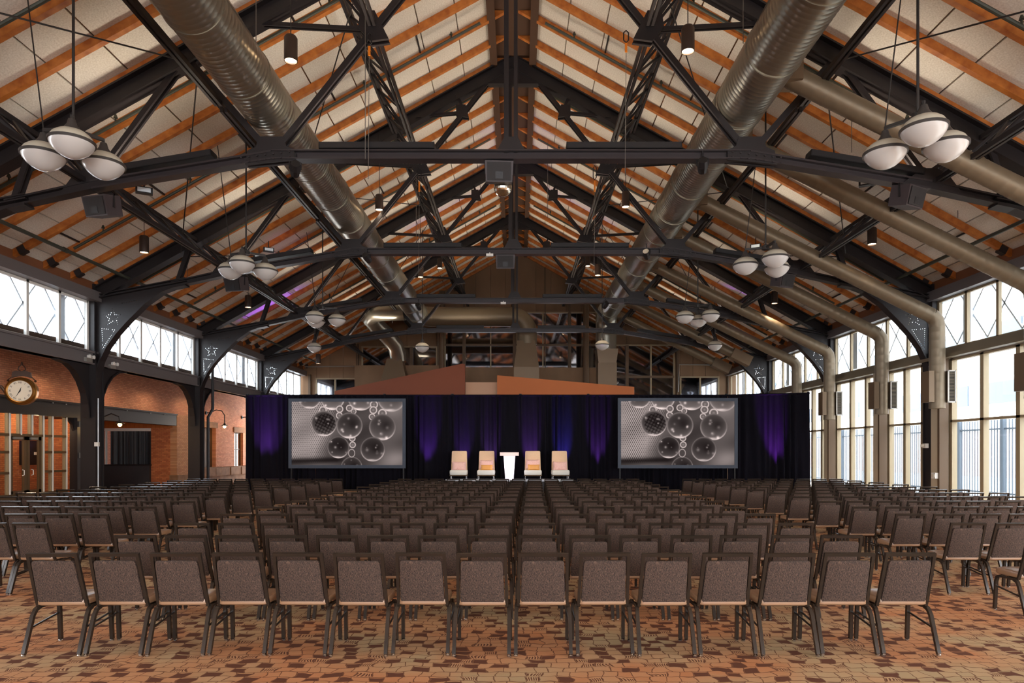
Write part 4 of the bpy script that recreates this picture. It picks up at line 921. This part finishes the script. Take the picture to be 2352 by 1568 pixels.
# ---- projection screens with the projected picture
def picture():
    W_, H_ = 460, 264
    X, Y = np.meshgrid(np.linspace(0, 1712, W_), np.linspace(0, 985, H_)); r_ = np.random.default_rng(5)
    base = np.full(X.shape, .30)+.06*np.clip(1-X/900, 0, 1)
    base += .07*np.sin(X/160+Y/120)*np.sin(Y/190-1)
    base += .22*np.exp(-(((X-1600)/260)**2+((Y-880)/170)**2)) + .2*np.exp(-(((X-1560)/260)**2+((Y-120)/240)**2))
    # woven mesh at the left
    mk = np.clip((640-X+.25*(500-Y))/220, 0, 1)*np.clip((960-Y)/60,0,1)
    wv = (np.abs(np.sin((X*.10+Y*.052)))**5+np.abs(np.sin((X*.10-Y*.052)))**5)
    base += mk*(.02+.36*np.clip(wv,0,1))
    sh = np.exp(-(((Y-925+.03*X)/45)**2))*np.clip((900-X)/200,0,1); base *= 1-.75*sh
    img = base
    def ball(cx, cy, r, dark, rim, img):
        d = np.hypot(X-cx, Y-cy)/r; a = np.clip((1.02-d)*18, 0, 1)
        an = np.arctan2(Y-cy, X-cx); body = dark*.7+.2*np.clip((Y-cy)/r*.6+.2,0,1)+.4*np.exp(-((d-.95)/.06)**2)*rim*(.35+.65*np.clip(np.sin(an*1.0+.4)*.6+.4*np.sin(an*3+cx),0,1))+.14*d**5-.1*np.exp(-(((X-cx)/r-.25)**2+((Y-cy)/r+.05)**2)/.12)
        for _ in range(7):
            ang = r_.uniform(0, 2*PI); q = r_.uniform(.2,.85); s_ = r_.uniform(.04,.13)
            body = body+.5*np.exp(-(((X-cx)/r-q*math.cos(ang))**2+((Y-cy)/r-q*math.sin(ang))**2)/s_**2)*r_.uniform(.3,1)
        body = body+.35*np.exp(-(((X-cx)/r+.1)**2/.12+((Y-cy)/r-.86)**2/.006))
        return img*(1-a)+body*a
    def pin(cx, cy, r, img): d = np.hypot(X-cx, Y-cy)/r; a = np.clip((1.05-d)*8,0,1); b_ = .35+.5*np.exp(-((d-.85)/.2)**2)+.2*np.exp(-(d/.4)**2); return img*(1-a)+b_*a
    img = ball(275,-70,180,.35,.9,img); img = ball(630,-60,190,.45,1,img); img = ball(1070,-70,210,.42,.8,img); img = ball(1540,-60,220,.42,.5,img)
    for cx, cy, r in ((740,115,58),(735,215,55),(955,150,45),(890,100,55),(1270,45,65),(1260,130,62),(1240,235,52),(935,570,52),(940,670,52),(1400,180,70),(480,130,60)): img = pin(cx,cy,r,img)
    img = ball(495,340,200,.30,1.1,img); img = ball(890,370,205,.30,1,img); img = ball(1400,395,208,.34,.7,img); img = ball(720,710,172,.20,1.1,img); img = ball(1250,740,192,.24,1,img); img = ball(925,1020,168,.26,1,img)
    m2 = (np.hypot(X-520,Y-350) < 165); img = img-.16*m2*(np.abs(np.sin(X*.06+Y*.03))**8+np.abs(np.sin(X*.03-Y*.06))**8).clip(0,1)
    loop = np.exp(-((np.hypot((X-925),(Y-800)*.8)-48)/9)**2); img = np.maximum(img, loop*.75)
    return np.clip(img, .02, 1.0)
IM = picture(); H_, W_ = IM.shape
mp_ = bpy.data.materials.new('projected_picture'); mp_.use_nodes = True; N, L = nodes(mp_); N.clear()
out = N.new('ShaderNodeOutputMaterial'); em = N.new('ShaderNodeEmission'); at_ = N.new('ShaderNodeVertexColor'); at_.layer_name = 'picture'; em.inputs[1].default_value = 1.0
L.new(at_.outputs[0], em.inputs[0]); L.new(em.outputs[0], out.inputs[0]); MATS['projected_picture'] = mp_
def screen(px0, px1, py0, py1, label):
    d = 29.05; a, b_ = at(px0,py1,d), at(px1,py0,d); w_, h = b_.x-a.x, b_.z-a.z
    t = thing('projection_screen', label, 'screen', ((a.x+b_.x)/2, d, 0), group='projection screens')
    fw = .135
    for nm, bx in (('frame_rail',(-w_/2,w_/2,a.z,a.z+fw)),('frame_rail',(-w_/2,w_/2,b_.z-fw,b_.z)),('frame_stile',(-w_/2,-w_/2+fw,a.z+fw,b_.z-fw)),('frame_stile',(w_/2-fw,w_/2,a.z+fw,b_.z-fw))):
        mb = MB(); mb.bb(bx[0],bx[1],-.04,.04,bx[2],bx[3]); mb.build(nm, 'screen_frame', t)
    xs_ = np.linspace(-w_/2+fw, w_/2-fw, W_); zs_ = np.linspace(b_.z-fw, a.z+fw, H_)
    V = [(x, -.005, z) for z in zs_ for x in xs_]; F = [(j*W_+i, (j+1)*W_+i, (j+1)*W_+i+1, j*W_+i+1) for j in range(H_-1) for i in range(W_-1)]
    me = bpy.data.meshes.new('picture'); me.from_pydata(V, [], F); ca = me.color_attributes.new('picture', 'FLOAT_COLOR', 'POINT')
    g = IM.reshape(-1)**2.3; colr = np.stack([g*.95+.012, g*.79+.008, g*.755+.008, np.ones_like(g)], 1).astype(np.float32); ca.data.foreach_set('color', colr.reshape(-1)); me.materials.append(mp_)
    link('picture', me, t)
    for s in (-1,1): mb = MB(); mb.beam((s*(w_/2-.1),.06,.0),(s*(w_/2-.1),.06,a.z+.2), .05,.05); mb.beam((s*(w_/2-.1),-.3,.02),(s*(w_/2-.1),.45,.02), .05,.04); mb.build('leg', 'black_metal', t)
screen(663,932,915,1075,'left projection screen showing glass baubles in brown tones'); screen(1419,1694,914,1075,'right projection screen showing glass baubles in brown tones')
# ---- stage, lectern, lounge chairs
t = thing('stage_riser', 'low stage riser with a pale edge before the violet drape', 'stage', (-.35, 28.8, 0), world=True)
mb = MB(); mb.bb(-2.95,2.25,28.0,29.3,.52,.58); mb.build('deck', 'stage_skirt', t); mb = MB(); mb.bb(-2.9,2.2,28.05,29.25,0,.52); mb.build('skirt', 'black_metal', t)
mb = MB(); mb.bb(-2.97,2.27,27.97,28.02,.54,.6); mb.build('edge_trim', 'stage_skirt', t)
t = thing('lectern', 'glowing white tapered acrylic lectern in the middle of the stage', 'lectern', (-.36, 28.45, .58))
mb = MB(); frustum(mb, 0,0, 0,.34,.3, .98,.48,.36); mb.build('body', 'acrylic', t); mb = MB(); mb.box(0,-.04,1.06,.78,.5,.14); mb.build('top', 'acrylic_top', t); mb = MB(); mb.box(0,0,.01,.42,.36,.02); mb.build('base', 'acrylic', t)
l = bpy.data.lights.new('lamp','POINT'); l.energy = 14; l.color = (1,.93,.97); l.shadow_soft_size = .15; o = bpy.data.objects.new('lamp', l); COL.objects.link(o); o.parent = t; o.location = (0,-.45,.6)
ol = rrect(-.36,.36,-.33,.33,.06)
mb = MB(); mb.slab(ol, [lambda x,y: (x*.96,y*.96,.19), lambda x,y: (x,y,.22), lambda x,y: (x*1.02,y*1.02,.3), lambda x,y: (x,y,.36), lambda x,y: (x*.94,y*.94,.39)]); lc_seat = mb.mesh('seat', 'lounge_seat', True)
ob_ = rrect(-.34,.34,0,1,.05)
def bk(off, k): return lambda x,y: (x*k*(1-.07*y), .26+.14*y+off, .33+ (.5+(y-.5)*k)*.86)
mb = MB(); mb.slab(ob_, [bk(-.06,.96), bk(-.05,1), bk(.05,1), bk(.06,.96)]); lc_back = mb.mesh('backrest', 'lounge_fabric', True)
mb = MB(); mb.bb(-.37,.37,-.34,.34,.15,.19); lc_base = mb.mesh('base_rail', 'dark_wood')
mb = MB(); mb.tube([(0,0,.0),(0,0,.16)], .016, 6); lc_leg = mb.mesh('leg', 'chrome')
def pillow(w_, h, tk, m_, name):
    mb = MB(); n = 12; V = []; F = []
    for sd_ in (-1, 1):
        for j in range(n+1):
            for i in range(n+1):
                u, v = i/n*2-1, j/n*2-1; e = (1-abs(u)**4)*(1-abs(v)**4); cu_ = 1-.06*(abs(v)**2)
                V.append((u*w_/2*(1-.05*(1-v*v)), sd_*tk/2*max(e,0)**.6, v*h/2*(1-.07*(1-u*u))))
    for b_ in (0, (n+1)**2):
        for j in range(n):
            for i in range(n): F.append((b_+j*(n+1)+i, b_+j*(n+1)+i+1, b_+(j+1)*(n+1)+i+1, b_+(j+1)*(n+1)+i))
    mb.add(V,F); return mb.mesh(name, m_, True)
PF, PG = pillow(.6,.38,.2,'fur_pink','pillow'), pillow(.5,.25,.16,'satin_gold','pillow')
for k, (x, fz, gold) in enumerate(((-2.49,.55,None),(-1.34,.62,.49),(.62,.64,.5),(1.77,.55,None))):
    nm = ['leftmost on the stage','left of the lectern','right of the lectern','rightmost on the stage'][k]
    t = thing('lounge_chair', 'tall peach armless lounge chair, %s' % nm, 'chair', (x, 28.7, .58), random.uniform(-.06,.06), 'stage lounge chairs')
    link('seat', lc_seat, t); link('backrest', lc_back, t); link('base_rail', lc_base, t)
    for a in (-.32,.32):
        for b_ in (-.28,.28): link('leg', lc_leg, t, (a,b_,0))
    o = link('pillow', PF, None, (x, 28.7+.1, .58+fz)); o.rotation_euler = (-.2,0,random.uniform(-.08,.08)); tag(o, 'pink shaggy pillow on the lounge chair %s' % nm, 'pillow', 'pink pillows')
    if gold: o = link('pillow', PG, None, (x+.03, 28.7-.08, .58+gold)); o.rotation_euler = (-.2,0,0); tag(o, 'shiny gold pillow on the lounge chair %s' % nm, 'pillow', 'gold pillows')
# warm key light on the stage from the truss spots
for x, tgt in ((-3.2,-1.9),(2.6,1.2)):
    l = bpy.data.lights.new('stage_key','SPOT'); l.energy = 900; l.color = (1,.74,.5); l.spot_size = .22; l.spot_blend = .8; l.shadow_soft_size = .1
    o = bpy.data.objects.new('stage_key', l); COL.objects.link(o); o.location = (x,21.4,7.75); v = Vector((tgt,28.7,1.2))-o.location; o.rotation_euler = v.to_track_quat('-Z','Y').to_euler()
# violet and pink washes on the roof from floods on the trusses
for loc, tgt, c, e, sz in (((-7.8,22.6,8.2),(-8.7,25.8,9.3),(1,.35,.75),60,.7),((.2,21.4,8.3),(.0,27,14.2),(.45,.12,1),260,.6),((-.4,21.4,8.3),(-1.5,28,13),(1,.2,.3),50,.6)):
    l = bpy.data.lights.new('flood','SPOT'); l.energy = e; l.color = c; l.spot_size = sz; l.spot_blend = .9; o = bpy.data.objects.new('flood', l); COL.objects.link(o); o.location = loc
    v = Vector(tgt)-Vector(loc); o.rotation_euler = v.to_track_quat('-Z','Y').to_euler()

# ================================================================== BANQUET CHAIRS
os_ = rrect(-.215,.215,-.13,.27,.05,3)
mb = MB(); mb.slab(os_, [lambda x,y: (x*.94,.07+(y-.07)*.94,.4), lambda x,y: (x,y,.41), lambda x,y: (x*1.01,.07+(y-.07)*1.01,.44), lambda x,y: (x*.98,.07+(y-.07)*.98,.462), lambda x,y: (x*.86,.07+(y-.07)*.86,.472)]); CH_SEAT = mb.mesh('seat', 'seat_vinyl', True)
def lean(z): return -.098-.142*(z-.40)/.467
ob_ = rrect(-1,1,0,1,.09,3)
def cb(off, k):
    def f(x, y):
        z = .425+(.5+(y-.5)*k)*.378; return (x*k*(.192-.014*y), lean(z)+off-.006*(1-x*x)*(1 if off > 0 else -1), z)
    return f
mb = MB(); mb.slab(ob_, [cb(-.026,.93), cb(-.02,.985), cb(0,1.0), cb(.016,.985), cb(.022,.93)]); CH_BACK = mb.mesh('backrest', 'chair_fabric', True)
def bp_(s): return [(s*.205,.06,.385),(s*.208,-.06,.385),(s*.209,-.095,.4),(s*.209,lean(.44),.44),(s*.2,lean(.835),.835)]
mb = MB()
for s_ in (-1, 1): mb.tube(bp_(s_)+[(s_*.1995, lean(.848), .848)], .0185, 4, twist=PI/4)
mb.beam((-.2125,lean(.855),.855), (.2125,lean(.855),.855), .027, .027, (0,-.29,.957)); CH_FRAME = mb.mesh('back_frame', 'chair_frame')
def legm(s, rear):
    mb = MB()
    if rear: mb.tube([(s*.232,-.245,.02),(s*.23,-.135,.32),(s*.226,-.105,.365),(s*.222,-.05,.385)], .0215, 4, twist=PI/4)
    else: mb.tube([(s*.232,.235,.02),(s*.23,.215,.32),(s*.226,.2,.365),(s*.222,.15,.385)], .0215, 4, twist=PI/4)
    return mb.mesh('leg', 'chair_frame', True)
CH_LEGS = [(s, r, legm(s, r)) for s in (-1,1) for r in (True, False)]
mb = MB(); mb.lathe([(.0,0),(.019,0),(.019,.012),(.011,.02),(.011,.03),(.0,.03)], 8); CH_GLIDE = mb.mesh('glide', 'chrome')
CH_STR = []; CH_RAIL = []
for s in (-1,1):
    mb = MB(); mb.tube([(s*.228,-.172,.22),(s*.228,.222,.27)], .009, 6); CH_STR.append(mb.mesh('stretcher', 'chair_frame', True))
    mb = MB(); mb.tube([(s*.222,-.05,.385),(s*.222,.15,.385)], .0145, 6); CH_RAIL.append(mb.mesh('seat_rail', 'chair_frame', True))
def merged_frame():
    b = MB()
    for me in [CH_FRAME]+[l_[2] for l_ in CH_LEGS]+CH_RAIL: b.add([tuple(v.co) for v in me.vertices], [tuple(p.vertices) for p in me.polygons])
    return b
PARTS_FULL = [('seat',CH_SEAT),('backrest',CH_BACK),('back_frame',CH_FRAME)]
spots = []
for r in range(14):
    y = 6.0+1.225*r; jy = lambda: random.uniform(-.02,.02)
    sh = .32*(r/13)**1.6
    for c in range(15): spots.append(('middle block', r, c, -4.19+.518*(c+.5)+sh, y+jy()))
    if r >= 1:
        for c in range(10): spots.append(('left block', r, c, -5.64-.5*(c+.5)+.1*(r/13), y+jy()))
        for c in range(10): spots.append(('right block', r, c, 5.17+.518*(c+.5), y+jy()))
def in_view(x, y): px = VPX+x*FPX/(y+.0); return -75 < px < 2352+75
spots = [s for s in spots if in_view(s[3], s[4])]
spots.sort(key=lambda s: s[4] if s[0] == 'middle block' else s[4]+.01)
spots.sort(key=lambda s: s[1])
CHAIRW = {'middle block': 'from the left', 'left block': 'from the aisle', 'right block': 'from the aisle'}
far = MB()
for k, (blk, r, c, x, y) in enumerate(spots):
    rz = random.uniform(-.02,.02)
    if k < 300:
        lab = 'brown fabric banquet chair, %s %s, %s row of the %s' % (ORD[c], CHAIRW[blk], ORD[r], blk)
        t = thing('banquet_chair', lab, 'chair', (x, y, 0), rz, 'banquet chairs in rows, '+blk)
        for nm, me in PARTS_FULL: link(nm, me, t)
        for s, rear, me in CH_LEGS:
            lg = link('leg', me, t)
            if r < 5: link('glide', CH_GLIDE, lg, (s*.232, -.245 if rear else .235, 0))
        if r < 7:
            for me in CH_STR: link('stretcher', me, t)
            for me in CH_RAIL: link('seat_rail', me, t)
    else:
        M_ = Matrix.Translation((x,y,0)) @ Matrix.Rotation(rz,4,'Z')
        for ci, me in ((0,CH_SEAT),(1,CH_BACK),(2,CH_FRAME))+tuple((2,l_[2]) for l_ in CH_LEGS):
            far.cur = ci; far.add([tuple(M_ @ v.co) for v in me.vertices], [tuple(p.vertices) for p in me.polygons])
o = far.build('banquet_chairs_beyond', ['seat_vinyl','chair_fabric','chair_frame'], None, True); tag(o, 'farthest rows of brown banquet chairs before the stage', 'chairs', kind='stuff')

# ================================================================== OUTSIDE
g = MB(); g.bb(13.4, 60, -30, 90, -.3, -.05); struct('ground', g, 'pavement')
t = thing('picket_fence', 'tall metal picket fence outside the right-hand windows', 'fence', (17, 28, 0), world=True)
FX = 17.2
for z in (.25, 2.55): mb = MB(); mb.bb(FX-.025,FX+.025,12,62,z-.03,z+.03); mb.build('rail', 'fence', t)
pk = MB(); pk.bb(-.014,.014,-.014,.014,0,2.9); pkm = pk.mesh('picket', 'fence'); pst = MB(); pst.bb(-.07,.07,-.07,.07,-.05,3.0); pstm = pst.mesh('post', 'fence')
y = 17.0
k = 0
while k < 290:
    if k % 16 == 0: link('post', pstm, t, (FX-17, y-28, 0))
    else: link('picket', pkm, t, (FX-17, y-28, -.02))
    y += .15; k += 1
t = thing('neighbour_building', 'pale multi-storey building seen through the right-hand windows', 'building', (34, 40, 0), world=True)
mb = MB(); mb.bb(34,40,-10,130,3.2,30); mb.build('wall', 'facade', t); mb = MB(); mb.bb(33.6,34,-10,130,-.1,3.2); mb.build('ground_floor', 'facade_brick', t)
for fz in (5.2, 9.4, 13.6, 17.8):
    for yy in np.arange(24, 120, 5.5): mb = MB(); mb.bb(33.9,34.05,yy,yy+3.6,fz,fz+1.5); mb.build('window', 'facade_window', t)
# crossed metal lattice outside the clerestories
for s, X, nm in ((-1, XL-.75, 'left'), (1, XW+.8, 'right')):
    for i in range(4):
        t = thing('outer_lattice', 'pale crossed bars outside the %s clerestory, %s' % (nm, BAYN[i]), 'lattice', (X, TR[i+1], SILL), world=True, group='lattice outside the clerestories')
        n = 5; w_ = P/n
        for k in range(n):
            y0_ = TR[i+1]+k*w_
            for a, b_ in (((y0_,SILL+.25),(y0_+w_,HEAD+.4)),((y0_,HEAD+.4),(y0_+w_,SILL+.25))): mb = MB(); mb.beam((X,a[0],a[1]),(X,b_[0],b_[1]), .05,.05,(1,0,0)); mb.build('bar', 'lattice_out', t)
        mb = MB(); mb.bb(X-.1,X+.1,TR[i+2]-.75,TR[i+2]-.4,SILL+.25,HEAD+.5); mb.build('post', 'lattice_out', t)
